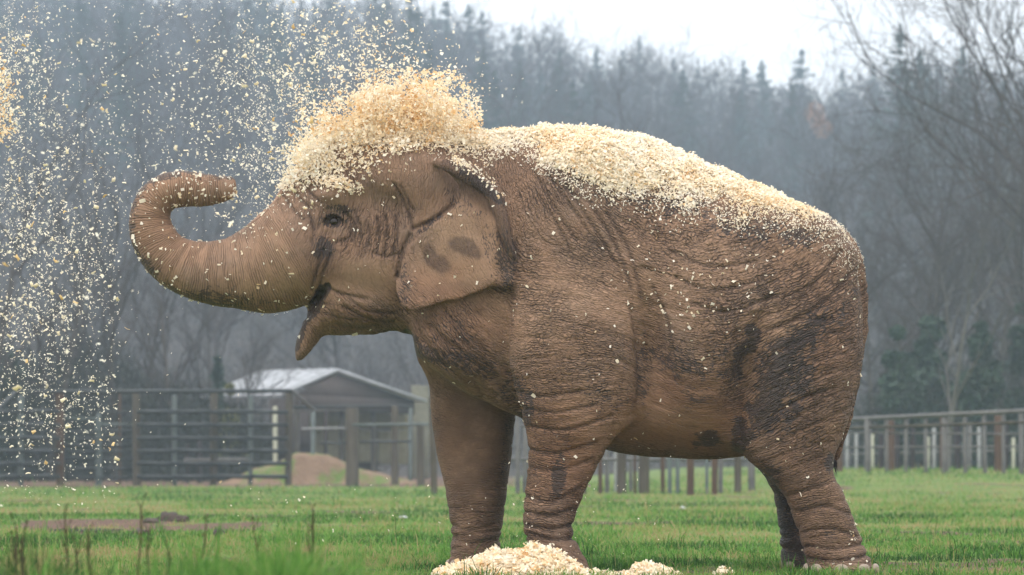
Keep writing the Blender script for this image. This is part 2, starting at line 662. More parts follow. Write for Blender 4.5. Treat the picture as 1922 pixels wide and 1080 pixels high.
# named skyline pines: (column, top row, crown width factor)
sky_pines = [(60, -60, 1.3), (120, -20, 1.2), (200, 20, 1.0), (262, 0, 1.0), (345, -30, 1.2), (400, 5, 1.1), (470, 10, 1.2), (520, 8, 0.9), (590, 40, 1.0), (640, 15, 1.0), (700, 12, 1.0), (740, 35, 1.1), (785, 10, 1.2), (838, 0, 1.3), (880, 8, 1.4), (905, 22, 1.3),
             (975, 50, 1.0), (1050, 95, 0.8), (1120, 86, 0.9), (1168, 92, 0.7), (1200, 68, 0.8), (1265, 108, 1.0), (1310, 122, 0.8), (1395, 112, 1.0), (1430, 112, 1.0), (1505, 90, 1.3), (1580, 130, 1.0), (1640, 118, 0.9), (1700, 118, 1.0), (1760, 110, 1.0)]
for i, (px, py, wf) in enumerate(sky_pines):
    D = 535 + HR.uniform(-10, 12)
    loc = at_hill(px, D)
    H = (CY - py) / F * D + CAM_Z - loc[2]
    me = pine_me[i % len(pine_me)]
    h0 = max(v.co.z for v in me.vertices)
    o = add("pine_tree", me, loc=loc)
    s = H / h0
    o.scale = (s * wf if s * wf < 1.7 else 1.7, s * wf if s * wf < 1.7 else 1.7, s)
    o.rotation_euler = (0, 0, HR.uniform(0, 6.28))
    orde = ["first", "second", "third", "fourth", "fifth", "sixth", "seventh", "eighth", "ninth", "tenth", "eleventh", "twelfth", "thirteenth", "fourteenth", "fifteenth", "sixteenth", "seventeenth", "eighteenth"]
    if px < 580:
        lab = "misty ridge pine, the %s counted outwards from the shavings plume over the raised trunk" % orde[7 - i] if i <= 7 else "misty ridge pine next to the shavings plume"
    elif px < 860:
        lab = "ridge pine seen through the shavings plume, %s from its trunk side" % orde[i - 8]
    else:
        lab = "misty ridge pine above the elephant's back, %s counted from the plume" % orde[i - 14]
    tag(o, lab, "tree", "pines along the ridge line")

# far undergrowth filling the wood: one mass
R_ = np.random.default_rng(3)
nu = 260000
D_ = R_.uniform(160, 520, nu)
pu = R_.uniform(-250, 2170, nu)
x_ = (pu - CX) / F * D_
y_ = D_ + CAM_Y
z_ = hill_z(x_, y_)
hgt = np.minimum(R_.gamma(2.0, 1.0, nu) * (1.0 + 2.6 * smoothstep(220, 420, D_)), 1.6 + 6.0 * smoothstep(220, 420, D_) * R_.random(nu))
rid = np.arange(nu) < 105000                     # the crown mass along the ridge
D_[rid] = R_.uniform(470, 535, rid.sum())
x_ = (pu - CX) / F * D_
y_ = D_ + CAM_Y
z_ = hill_z(x_, y_)
top_ = 9.0 + 13.0 * fbm(np.stack([x_ * 0.16, 0 * x_, y_ * 0.02], -1), 3)
hgt[rid] = (top_ * (1 - R_.random(nu) ** 2 * 0.9))[rid]
base = np.stack([x_, y_, z_ + hgt * R_.random(nu) ** 0.6], -1)
d_ = R_.normal(0, 1, (nu, 3)) * np.array([0.5, 0.5, 1.0])
d_ /= np.linalg.norm(d_, axis=1, keepdims=True)
e_ = np.cross(d_, R_.normal(0, 1, (nu, 3)))
e_ /= np.linalg.norm(e_, axis=1, keepdims=True)
L_ = R_.uniform(0.5, 1.6, (nu, 1))
tk = 0.03 + 0.06 * smoothstep(220, 450, D_)[:, None]
V = np.stack([base - e_ * tk, base + e_ * tk, base + d_ * L_ * (1 + 8 * (tk - 0.03))], 1).reshape(-1, 3)
tag(add("undergrowth", np_mesh("undergrowth", V, np.arange(3 * nu).reshape(-1, 3), M_TWIG)), "dense brushwood and saplings filling the wood on the hill", "undergrowth", kind="stuff")

# a rust-leaved shrub far up the slope
loc = at_hill(1530, 400)
cl = empty("beech_tree", loc)
tag(cl, "small tree still holding rusty orange leaves on the hillside", "tree")
V, Fq = leaf_cloud(R_, 500, [(0, 0, 10.5), (0.8, 0, 9.0)], [(1.3, 1.3, 1.6), (1.2, 1.2, 1.2)], 0.2)
add("crown", np_mesh("crown", V, Fq, M_RUST_LEAF), cl)
V, Fq = seg_mesh([(0, 0, -0.5, 0, 0, 11.5, 0.18, 0.03)])
add("trunk", np_mesh("trunk", V, Fq, M_BARK), cl)


# near bare trees at the paddock edge
def big_bare(px, D, H, label, R, levels=4, spread=0.6, lean=0.0, n0=9, mat=M_BARK, group=None, name="bare_tree", rz=0.0):
    x = PX(px, D + CAM_Y)
    y = D + CAM_Y
    t = empty(name, (x, y, float(ground_z(np.array([x]), np.array([y]))[0])), rz)
    tr, cr = bare_tree(R, H, levels, spread, n0, 0.008, lean=lean)
    V, Fq = seg_mesh(tr, 6)
    add("trunk", np_mesh("trunk", V, Fq, mat), t)
    V, Fq = seg_mesh(cr)
    add("crown", np_mesh("crown", V, Fq, M_TWIG if mat is M_BARK else mat), t)
    tag(t, label, "tree", group)
    return t


R4 = np.random.default_rng(44)
big_bare(1930, 128, 17.5, "tall bare spreading tree, its outer twigs highest against the white sky beside the elephant's rump", R4, spread=0.72, lean=-0.14, n0=12)
big_bare(1815, 150, 17.0, "bare tree with an upright forked crown just left of the tallest spreading tree", R4, spread=0.55, n0=11)
big_bare(1700, 140, 14.0, "lower bare tree with a broad grey crown above the elephant's rump", R4, spread=0.68, n0=12)
big_bare(1590, 165, 13.5, "bare tree with a rounded hazy crown showing above the rump slope", R4, spread=0.68, n0=12)
big_bare(1470, 170, 10.5, "small bare tree just above the shavings on the hind back", R4, spread=0.7, n0=11)
big_bare(2060, 118, 16.0, "bare tree cut by the picture edge with branches reaching in", R4, spread=0.75, n0=12, lean=-0.2)
big_bare(1380, 185, 9.5, "low bare sapling behind the highest part of the back", R4, spread=0.6, n0=10)
big_bare(1865, 138, 15.0, "bare tree filling the gap under the tallest spreading tree", R4, spread=0.75, n0=14)
big_bare(1760, 132, 12.0, "bare tree whose fine twigs blur together behind the slim pale trunk", R4, spread=0.75, n0=14)
big_bare(1650, 128, 9.5, "low bushy bare tree touching the elephant's rump outline", R4, spread=0.8, n0=14)
big_bare(1778, 100, 7.2, "slim pale-trunked tree rising behind the post fence", R4, 2, 0.35, n0=5, mat=M_PALEBARK)
big_bare(215, 120, 10.5, "thin dark bare tree straight behind the corral, its trunk clear above the rails", R4, 3, 0.5, n0=8)
big_bare(262, 135, 11.0, "thin dark bare tree forking above the raised trunk", R4, 3, 0.5, n0=8)
big_bare(330, 125, 9.2, "slender bare tree showing inside the trunk's curl", R4, 3, 0.5, n0=8)
big_bare(90, 118, 11.5, "bare tree half veiled by the thickest flying shavings", R4, 3, 0.55, n0=9)
big_bare(-30, 115, 12.0, "bare tree at the picture edge behind the flying shavings", R4, 3, 0.6, n0=10)
big_bare(150, 150, 12.0, "hazy bare tree between two darker trunks behind the corral", R4, 3, 0.6, n0=10)
big_bare(400, 150, 10.0, "hazy bare tree behind the trunk tip", R4, 3, 0.6, n0=10)
big_bare(488, 127, 6.6, "bare tree rising over the tin roof's far end", R4, 3, 0.6, n0=10)
big_bare(715, 165, 7.5, "bare sapling between the jaw and the tin-roofed barn", R4, 3, 0.55, n0=9)
big_bare(800, 160, 8.0, "bare sapling beside the barn, in front of the chest", R4, 3, 0.55, n0=9)


def evergreen(px, D, H, W, label, R, mat=M_EVER, n=5000, name="evergreen_tree", size=0.14):
    x = PX(px, D + CAM_Y)
    y = D + CAM_Y
    t = empty(name, (x, y, float(ground_z(np.array([x]), np.array([y]))[0])))
    k = 16
    cz = R.uniform(0.12, 0.9, k) * H
    rr = W * (1.05 - (cz / H) ** 1.5) * R.uniform(0.35, 0.65, k)
    a = R.uniform(0, 2 * pi, k)
    off = W * 0.5 * (1 - (cz / H)) * R.random(k)
    cs = np.stack([np.cos(a) * off, np.sin(a) * off, cz], -1)
    V, Fq = leaf_cloud(R, n, cs, np.stack([rr, rr, rr * 0.8], -1), size)
    V[:, 2] = np.maximum(V[:, 2], 0.02)
    add("crown", np_mesh("crown", V, Fq, mat), t)
    V, Fq = seg_mesh([(0, 0, -0.2, 0, 0, H * 0.85, 0.09, 0.02)], 6)
    add("trunk", np_mesh("trunk", V, Fq, M_BARK), t)
    tag(t, label, "tree")


evergreen(1690, 118, 5.2, 1.6, "dark evergreen close beside the elephant's rump, behind the post fence", R4)
evergreen(1745, 124, 6.6, 1.5, "taller dark evergreen next to the pale slim trunk", R4)
evergreen(1840, 118, 5.6, 1.7, "broad dark evergreen filling the gap past the pale slim trunk", R4)
evergreen(1920, 122, 6.2, 1.6, "dark evergreen at the picture edge above the post fence", R4)
evergreen(408, 130, 5.0, 0.7, "narrow dark evergreen below the trunk, behind the corral rail", R4, n=2500)
evergreen(432, 122, 3.6, 0.75, "yellow-green bush at the foot of the narrow dark evergreen", R4, M_OLIVE, 1600, "bush")
evergreen(20, 128, 5.0, 1.6, "shadowy evergreen behind the corral at the picture edge", R4)
evergreen(130, 134, 4.2, 1.4, "low dark evergreen behind the corral gate panels", R4)


# dark thicket close behind the corral and the evergreens: one mass
nt_ = 46000
Dt = R_.uniform(113, 150, nt_)
pt_ = np.where(R_.random(nt_) < 0.68, R_.uniform(-250, 520, nt_), R_.uniform(1600, 2150, nt_))
xt_, yt_ = (pt_ - CX) / F * Dt, Dt + CAM_Y
ht_ = np.interp(pt_, [-250, 150, 380, 520, 1600, 1700, 2150], [5.2, 4.6, 3.4, 1.5, 2.0, 3.6, 4.2]) * (0.5 + 0.9 * fbm(np.stack([xt_ * 0.5, yt_ * 0.1, 0 * xt_], -1), 3))
bt_ = np.stack([xt_, yt_, ground_z(xt_, yt_) + ht_ * R_.random(nt_) ** 1.3], -1)
d_ = R_.normal(0, 1, (nt_, 3)) * np.array([0.55, 0.55, 1.0])
d_ /= np.linalg.norm(d_, axis=1, keepdims=True)
e_ = np.cross(d_, R_.normal(0, 1, (nt_, 3)))
e_ /= np.linalg.norm(e_, axis=1, keepdims=True)
V = np.stack([bt_ - e_ * 0.02, bt_ + e_ * 0.02, bt_ + d_ * R_.uniform(0.3, 0.9, (nt_, 1))], 1).reshape(-1, 3)
tag(add("thicket", np_mesh("thicket", V, np.arange(3 * nt_).reshape(-1, 3), mat_simple("thicket_stems", (0.018, 0.02, 0.018), (0.045, 0.046, 0.04), 0.5, 0.95, 0.0, 0.05))), "dark tangled thicket along the paddock edge behind the fences", "thicket", kind="stuff")


# ------------------------------------------------------------------ fences
def gz1(x, y):
    return float(ground_z(np.array([x]), np.array([y]))[0])


def post_mesh(name, h, w, mat, square=True, cap=True):
    if square:
        s = w / 2
        b = min(0.012, s * 0.3)
        rings = [(0.0, s), (h - b, s), (h, s - b)]
        k = 4
        V = [(sx * r, sy * r, z) for z, r in rings for sx, sy in ((-1, -1), (1, -1), (1, 1), (-1, 1))]
    else:
        k = 8
        s = w / 2
        rings = [(0.0, s), (h - s * 0.4, s), (h, s * 0.6)]
        V = [(cos(2 * pi * i / k) * r, sin(2 * pi * i / k) * r, z) for z, r in rings for i in range(k)]
    fs = [(r * k + i, r * k + (i + 1) % k, (r + 1) * k + (i + 1) % k, (r + 1) * k + i) for r in range(2) for i in range(k)]
    caps = [tuple(2 * k + i for i in range(k))]
    return np_mesh(name, np.array(V), [np.array(fs), np.array(caps)], mat, smooth=False)


def rail_mesh(name, p0, p1, r, mat, sides=8):
    V, Fq = seg_mesh([(*p0, *p1, r, r)], sides)
    k = sides
    return np_mesh(name, V, [Fq, np.array([list(range(k - 1, -1, -1)), list(range(k, 2 * k))])], mat)


def fence(name, origin_px, D0, label, posts, rails, extra=None):
    """posts: (px, D, top_row, width_px, mat, square); rails: (px0, row0, D0, px1, row1, D1, thick_px, mat)"""
    ox, oy = PX(origin_px, D0 + CAM_Y), D0 + CAM_Y
    root = empty(name, (ox, oy, gz1(ox, oy)))
    off = np.array(root.location)
    for (px, D, top, wpx, mat, sq) in posts:
        x, y = PX(px, D + CAM_Y), D + CAM_Y
        zb = gz1(x, y) - 0.15
        zt = PZ(top, D + CAM_Y)
        o = add("post", post_mesh("post", zt - zb, wpx * D / F, mat, sq), root, np.array([x, y, zb]) - off)
        o.rotation_euler = (random.gauss(0, 0.008), random.gauss(0, 0.008), random.uniform(-0.3, 0.3))
    for (a, ra, da, b, rb, db, th, mat) in rails:
        p0 = P(a, ra, da + CAM_Y) - off
        p1 = P(b, rb, db + CAM_Y) - off
        add("rail", rail_mesh("rail", p0, p1, th * (da + db) / 2 / F / 2, mat), root)
    tag(root, label, "fence")
    return root


DC = 97.0
rows = [773, 798, 823, 847, 871, 895]
posts = [(39, DC, 742, 10, M_GREENPIPE, False), (113, DC, 736, 13, M_RUSTPOST, True), (257, DC, 736, 13, M_WOODPOST, True), (328, DC, 742, 9, M_GREENPIPE, False),
         (400, DC, 736, 12, M_WOODPOST, True), (470, DC, 742, 9, M_GREENPIPE, False), (541, DC, 736, 13, M_WOODPOST, True), (-34, DC, 736, 13, M_WOODPOST, True), (-110, DC, 742, 10, M_GREENPIPE, False)]
rails = []
D1 = DC - 0.25
stops = [-110, -34, 39, 113, 257, 328, 400, 470, 541]
for a, b in zip(stops[:-1], stops[1:]):
    if a == 113:
        continue
    for k, r in enumerate(rows):
        rails.append((a, r + random.uniform(-1, 1), D1, b, r + random.uniform(-1, 1), D1, 7.5, M_DARKPIPE))
rails.append((30, 736, D1, 549, 734, D1, 7.5, M_DARKPIPE))
rails.append((549, 735, D1, 588, 769, D1 + 1.5, 6, M_GREYPIPE))
rails.append((30, 736, D1, -40, 800, D1 - 2, 7, M_DARKPIPE))
fence("corral_fence", 250, DC, "pipe corral fence with brown and green posts and sloped end rails", posts, rails)

# gate panels inside the corral bay
for (a, b, rws, lab) in ((118, 182, [786, 811, 824, 836, 848, 860, 880, 896], "cattle gate panel with close rails beside the rust brown corral post"),
                         (189, 252, [797, 809, 822, 836, 848, 862, 880, 896], "lower cattle gate panel whose top rail is pale green")):
    Dg = DC + 0.3
    ps = [(a, Dg, rws[0] - 4, 6, M_GREENPIPE, False), (b, Dg, rws[0] - 4, 6, M_GREENPIPE, False)]
    rs = [(a, r, Dg - 0.1, b, r, Dg - 0.1, 4.5, M_GREENPIPE if i == 0 else M_DARKPIPE) for i, r in enumerate(rws)]
    g = fence("cattle_gate", (a + b) / 2, Dg, lab, ps, rs)
    g["category"] = "gate"
fence("pipe_fence", 185, DC + 3, "pair of slim rusty posts with one crossbar behind the corral", [(225, DC + 3, 736, 4, M_RUSTPOST, False), (185, DC + 3, 775, 7, M_GREENPIPE, False)],
      [(185, 774, DC + 2.9, 257, 774, DC + 2.9, 4, M_DARKPIPE)])

# second fence continuing towards the elephant
D2 = 94.0
posts = [(661, D2, 766, 20, M_WOODPOST, True), (741, D2 + 5, 762, 11, M_WOODPOST, True), (790, D2, 793, 12, M_WOODPOST, True), (587, D2 + 8, 766, 8, M_GREENPIPE, False), (610, D2 + 8, 768, 7, M_DARKPOST, False),
         (770, D2 + 8, 765, 6, M_GREENPIPE, False), (850, D2, 793, 12, M_WOODPOST, True)]
rails = [(541, 764, D2 + 5, 775, 763, D2 + 5, 5, M_DARKPIPE), (541, 771, D2 + 5, 660, 771, D2 + 5, 3.5, M_GREYPIPE), (566, 805, D2 + 1, 652, 804, D2 + 1, 4, M_WHITEPOST), (661, 798, D2 - 0.3, 860, 796, D2 - 0.3, 5, M_GREENPIPE),
         (676, 829, D2 + 3, 772, 829, D2 + 3, 4.5, M_DARKPIPE), (600, 832, D2 + 3, 655, 832, D2 + 3, 4, M_DARKPIPE), (541, 780, D2 + 5, 541.5, 812, D2 + 5, 6, M_GREENPIPE)]
fence("paddock_fence", 661, D2, "open paddock fence with one stout grey post near the earth mound", posts, rails)
fence("marker_post", 517, 103, "single pale yellow post standing behind the corral rails", [(517, 103, 763, 9, M_YELLOWPOST, False)], [])
bpy.data.objects["marker_post"]["category"] = "post"
fence("feed_rail", 420, 106, "long pale low rail on dark legs behind the corral", [(375, 106, 825, 7, M_DARKPOST, True), (352, 106, 832, 6, M_DARKPOST, True)], [(345, 864, 105.7, 466, 863, 105.7, 6, M_GREYPIPE)])

# paddock fence seen between the elephant's legs
D3 = 70.0
spec = [(815, D3, 12, M_WOODPOST), (972, D3, 9, M_GREYPIPE), (986, D3 + 3, 10, M_GREYPIPE), (1060, D3, 12, M_WOODPOST), (1095, D3, 12, M_WOODPOST), (1127, D3, 8, M_RUSTPOST), (1140, D3 + 3, 9, M_GREYPIPE), (1156, D3 + 4, 6, M_WHITEPOST), (1167, D3, 15, M_WOODPOST), (1184, D3 + 4, 8, M_GREYPIPE), (1192, D3, 5, M_RUSTPOST),
        (1199, D3 + 4, 4, M_WHITEPOST), (1209, D3, 17, M_WOODPOST), (1244, D3, 8, M_RUSTPOST), (1257, D3 - 1, 8, M_GREENPIPE), (1272, D3 - 1, 8, M_GREENPIPE), (1296, D3 - 4, 11, M_RUSTPOST), (1327, D3 - 3, 6, M_GREENPIPE), (1341, D3 - 5, 10, M_RUSTPOST), (1352, D3 - 2, 9, M_GREYPIPE), (1385, D3 - 3, 13, M_WOODPOST), (1411, D3, 13, M_GREYPIPE), (1470, D3, 12, M_WOODPOST), (1530, D3 + 4, 12, M_WOODPOST)]
posts = [(px, D, 742 + random.uniform(-3, 3), w, m, w > 9) for px, D, w, m in spec]
rails = [(805, 752, D3 + 2, 1560, 752, D3 + 2, 7, M_GREYPIPE), (805, 800, D3 + 2, 1560, 800, D3 + 2, 5, M_GREYPIPE), (805, 862, D3 + 2, 1560, 864, D3 + 2, 6, M_GREYPIPE)]
fence("post_fence", 1270, D3, "close-set post fence seen under the elephant's belly between its legs", posts, rails)

# fences beyond the rump, nearest first
DR = 84.0
fr = [(1629, 783, 13), (1700, 780, 8), (1664, 781, 7), (1738, 778, 7), (1774, 776, 13), (1812, 775, 8), (1849, 774, 8), (1884, 773, 7), (1918, 771, 10), (1990, 768, 11)]
posts = [(px, DR - (px - 1600) * 0.012, t, w, M_GREYPIPE, False) for px, t, w in fr]
rails = [(1560, 789, DR + 0.5, 2000, 768, DR - 4.8, 8, M_GREYPIPE), (1560, 805, DR + 0.5, 2000, 790, DR - 4.8, 5.5, M_WOODPOST), (1560, 812, DR + 0.6, 2000, 816, DR - 4.7, 3.5, M_GREYPIPE)]
fence("pipe_fence", 1774, DR, "grey pipe fence with a stout top rail beyond the elephant's rump", posts, rails)
DQ = 88.0
posts = [(1576, DQ, 800, 12, M_RUSTPOST, True), (1673, DQ - 1, 789, 11, M_RUSTPOST, True), (1768, DQ - 2, 782, 8, M_RUSTPOST, True), (1874, DQ - 3, 780, 14, M_RUSTPOST, True), (1980, DQ - 4, 776, 12, M_RUSTPOST, True)]
rails = [(1570, 840, DQ + 0.3, 1990, 838, DQ - 3.7, 3.5, M_GREYPIPE)]
fence("timber_fence", 1673, DQ, "rust brown post fence just behind the grey pipe fence", posts, rails)
DP = 94.0
posts = [(1653, DP, 815, 8, M_DARKPOST, True), (1683, DP, 815, 8, M_DARKPOST, True), (1712, DP, 800, 9, M_DARKPOST, True), (1797, DP, 798, 10, M_DARKPOST, True), (1886, DP, 795, 12, M_DARKPOST, True), (1820, DP, 797, 7, M_GREYPIPE, False)]
rails = [(1590, 803, DP + 0.3, 1960, 795, DP + 0.3, 5, M_DARKPIPE)]
fence("dark_fence", 1797, DP, "dark timber post fence farther back beyond the rump", posts, rails)
DW = 102.0
posts = [(1590, DW, 812, 6, M_WHITEPOST, False), (1607, DW, 812, 6, M_WHITEPOST, False), (1638, DW, 815, 6, M_YELLOWPOST, False), (1742, DW, 820, 6, M_YELLOWPOST, False), (1753, DW, 803, 7, M_WHITEPOST, False), (1838, DW, 802, 7, M_WHITEPOST, False), (1902, DW, 822, 7, M_YELLOWPOST, False)]
rails = [(1580, 853, DW + 0.3, 1930, 845, DW + 0.3, 4, M_GREYPIPE)]
fence("white_fence", 1753, DW, "white post fence at the back, against the evergreens", posts, rails)

# ------------------------------------------------------------------ barn
barn = empty("barn", tuple(P(660, 895, 136 + CAM_Y) * np.array([1, 1, 0])))
tag(barn, "open barn with a pale tin gable roof behind the corral", "barn")
bo = np.array(barn.location)
ga = P(548, 731, 131 + CAM_Y)
gb = P(777, 741, 136 + CAM_Y)
gt = P(634, 692, 133.0 + CAM_Y)
gb[2] = PZ(741, 136 + CAM_Y)
back = np.array([-3.1, 2.8, 0.0])


def slab(name, quad, th, mat, parent, off):
    q = np.array(quad) - off
    nrm = np.cross(q[1] - q[0], q[3] - q[0])
    nrm /= np.linalg.norm(nrm)
    if nrm[2] < 0:
        nrm = -nrm
    V = np.concatenate([q, q - nrm * th])
    fs = np.array([(0, 1, 2, 3), (7, 6, 5, 4), (0, 4, 5, 1), (1, 5, 6, 2), (2, 6, 7, 3), (3, 7, 4, 0)])
    return add(name, np_mesh(name, V, fs, mat, smooth=False), parent)


roof = slab("roof", [gt, gt + back, ga + back - [0.5, 0, 0.2], ga - [0.5, 0, 0.2]], 0.10, M_TIN, barn, bo)
slab("roof", [gt + [0, 0, 0.004], gb + [0.5, 0, -0.2], gb + [0.5, 0, -0.2] + back, gt + back + [0, 0, 0.004]], 0.10, M_TIN, barn, bo)
for k in range(7):                                        # standing seams of the visible roof plane
    t = (k + 0.5) / 7
    a0 = gt + back * t + np.array([0, 0, 0.02])
    a1 = ga - np.array([0.5, 0, 0.2]) + back * t + np.array([0, 0, 0.02])
    V, Fq = seg_mesh([(*(a0 - bo), *(a1 - bo), 0.03, 0.03)], 4)
    s = add("seam", np_mesh("seam", V, Fq, M_TIN), roof)
inset = np.array([0.12, 0.12, -0.2])
gp = [ga + inset, gb + inset * [-1, 1, 1], gt + inset * [0, 1, 1]]
V = np.array([p - bo for p in gp] + [p - bo + [0, 0.12, 0] for p in gp] + [])
add("gable", np_mesh("gable", V, [np.array([(0, 1, 2), (5, 4, 3)]), np.array([(0, 3, 4, 1), (1, 4, 5, 2), (2, 5, 3, 0)])], M_GABLE, smooth=False), barn)
slab("beam", [ga + [0.1, 0.2, -0.2], gb + [-0.1, 0.2, -0.2], gb + [-0.1, 0.2, -0.75], ga + [0.1, 0.2, -0.75]], 0.15, M_GABLE, barn, bo)
for px, D in ((556, 131.4), (640, 133.2), (700, 134.5), (770, 135.8)):
    x, y = PX(px, D + CAM_Y), D + CAM_Y
    zt = PZ(745, D + CAM_Y)
    add("post", post_mesh("post", zt + 0.2, 0.2, M_WOODPOST), barn, np.array([x, y + 0.3, -0.15]) - bo)
bw = np.array([gp[0] + [-1.5, 8.0, 0], gp[1] + [-1.5, 5.0, 0]])
slab("back_wall", [bw[0], bw[1], bw[1] * [1, 1, 0], bw[0] * [1, 1, 0]], 0.1, M_GABLE, barn, bo)
# straw bales stacked inside, two courses
for i, (px, r0, r1, wpx, D) in enumerate(((612, 752, 805, 62, 136.2), (673, 748, 803, 58, 136.8), (735, 752, 806, 60, 137.4), (616, 807, 866, 60, 136.0), (677, 805, 868, 60, 136.6), (738, 808, 872, 58, 137.2), (789, 725, 800, 34, 141))):
    y = D + CAM_Y
    x = PX(px, y)
    w = wpx * D / F
    h = (r1 - r0) * D / F
    zb_ = PZ(r1, y)
    if i == 6:
        zb_, h = 0.0, PZ(r0, y)
    V = [(sx * w / 2 * (0.97 if z else 1), sy * 0.5, z * h + random.uniform(-.03, .03)) for z in (0, 1) for sx, sy in ((-1, -1), (1, -1), (1, 1), (-1, 1))]
    lab = ["upper straw bale nearest the corral under the tin gable", "upper straw bale in the middle bay of the barn", "upper straw bale by the barn's low eave post", "lower straw bale nearest the corral under the tin gable", "lower straw bale in the middle bay of the barn", "lower straw bale by the barn's low eave post", "tall straw stack outside beyond the barn's low eave"][i]
    o = add("straw_bale", np_mesh("straw_bale", np.array(V), np.array([(0, 1, 5, 4), (1, 2, 6, 5), (2, 3, 7, 6), (3, 0, 4, 7), (4, 5, 6, 7), (3, 2, 1, 0)]), M_HAY, smooth=False), None, (x, y, zb_))
    if i == 6:
        o.data.materials[0] = mat_simple("old_straw", (0.13, 0.125, 0.09), (0.2, 0.19, 0.14), 3.0, 0.95, 0.03, 0.1)
    md = o.modifiers.new("soft", 'BEVEL')
    md.width = 0.06
    md.segments = 2
    tag(o, lab, "straw bale", "straw stacked in the barn")

# earth mound beyond the corral
mx, my = np.meshgrid(np.linspace(-1, 1, 60), np.linspace(-1, 1, 30), indexing='ij')
mr = 1 - np.clip(np.hypot(mx, my), 0, 1)
prof = np.interp(mx[:, 0], [-1, -0.7, -0.45, -0.25, 0.05, 0.35, 0.7, 1], [0.05, 0.45, 0.62, 0.95, 0.9, 0.5, 0.25, 0.05])[:, None]
ex = PX(600, 101 + CAM_Y)
MXs, MYs = mx * 2.9 + ex, my * 1.8 + 102.5 + CAM_Y
mz = 1.0 * prof * smoothstep(0, 0.55, 1 - np.abs(my)) + 0.16 * (fbm(np.stack([MXs * 3, MYs * 3, 0 * MXs], -1).reshape(-1, 3)).reshape(mx.shape) - 0.5) - 0.06
mound_n = N("mound_soil")
v = mound_n.coord("Object")
mc = mound_n.mix(mound_n.noise(v, 2.5, 5.0), (0.12, 0.075, 0.05), (0.25, 0.175, 0.12))
mc = mound_n.mix(mound_n.ss(0.5, 0.62, mound_n.noise(v, 0.9, 4.0)), mc, (0.10, 0.15, 0.04))
M_MOUND = mound_n.bsdf(mc, 0.95, mound_n.bump(mound_n.noise(v, 9.0, 4.0), 0.08), 0.1)
tag(add("earth_mound", np_mesh("earth_mound", np.stack([MXs, MYs, mz], -1).reshape(-1, 3), grid_faces(60, 30)[:, ::-1], M_MOUND)), "low brown earth mound with green patches behind the corral fence", "mound", kind="structure")


# ------------------------------------------------------------------ elephant: signed field in side view, sampled on a voxel grid
H_ = 0.0093
gx0, gx1 = PX(225, -0.1), PX(1665)
gy0, gy1 = -0.74, 0.74
gz0, gz1_ = -0.03, PZ(205)
ax = np.arange(gx0, gx1, H_, dtype=np.float32)
ay = np.arange(gy0, gy1, H_, dtype=np.float32)
az = np.arange(gz0, gz1_, H_, dtype=np.float32)
S = np.full((len(ax), len(ay), len(az)), 1.0, dtype=np.float32)


def box_idx(lo, hi):
    r = []
    for a, l, h in zip((ax, ay, az), lo, hi):
        i0 = max(int(np.searchsorted(a, l)) - 1, 0)
        i1 = min(int(np.searchsorted(a, h)) + 1, len(a))
        r.append(slice(i0, i1))
    return tuple(r)


def smin(a, b, k):
    h = np.maximum(k - np.abs(a - b), 0) / k
    return np.minimum(a, b) - h * h * k * 0.25


def put(sl, d, k=0.05, mode='union'):
    d = d.astype(np.float32)
    if mode == 'union':
        S[sl] = smin(S[sl], d, k)
    else:
        S[sl] = -smin(-S[sl], d, k)


def axes(sl):
    return ax[sl[0]][:, None, None], ay[sl[1]][None, :, None], az[sl[2]][None, None, :]


def ellipsoid(c, r, k=0.06, mode='union', rot=0.0, mirror=False):
    m = max(r) + k + 0.05
    for s in ((1, -1) if mirror else (1,)):
        cc = np.array([c[0], c[1] * s, c[2]])
        sl = box_idx(cc - m, cc + m)
        X, Y, Z = axes(sl)
        dx, dy, dz = X - cc[0], Y - cc[1], Z - cc[2]
        if rot:
            dx, dz = dx * cos(rot) + dz * sin(rot), -dx * sin(rot) + dz * cos(rot)
        q = np.sqrt((dx / r[0]) ** 2 + (dy / r[1]) ** 2 + (dz / r[2]) ** 2)
        put(sl, (q - 1) * min(r), k, mode)


def tube(pts, radii, k=0.04, ys=1.0, n=6, mode='union'):
    """pts (m,3) metres; smooth tube; ys squeezes the y axis"""
    c = catmull(np.column_stack([pts, radii]), n)
    R = c[:, 3].max() + k + 0.04
    for i in range(len(c) - 1):
        a, b = c[i, :3], c[i + 1, :3]
        ra, rb = c[i, 3], c[i + 1, 3]
        rr = max(ra, rb) * max(1.0, 1 / ys) + k + 0.03
        sl = box_idx(np.minimum(a, b) - rr, np.maximum(a, b) + rr)
        X, Y, Z = axes(sl)
        d = b - a
        L2 = float(d.dot(d)) + 1e-9
        t = np.clip(((X - a[0]) * d[0] + (Y - a[1]) * d[1] + (Z - a[2]) * d[2]) / L2, 0, 1)
        q = np.sqrt((X - a[0] - t * d[0]) ** 2 + ((Y - a[1] - t * d[1]) * ys) ** 2 + (Z - a[2] - t * d[2]) ** 2) - (ra + (rb - ra) * t)
        T[sl] = np.minimum(T[sl], q.astype(np.float32))
    return R


def flush_tube(k):
    global T
    S[...] = smin(S, T, k)
    T.fill(1.0)


T = np.full_like(S, 1.0)


def I(x, tab, col):
    t = np.array(tab, dtype=float)
    return np.interp(x, t[:, 0], t[:, col])


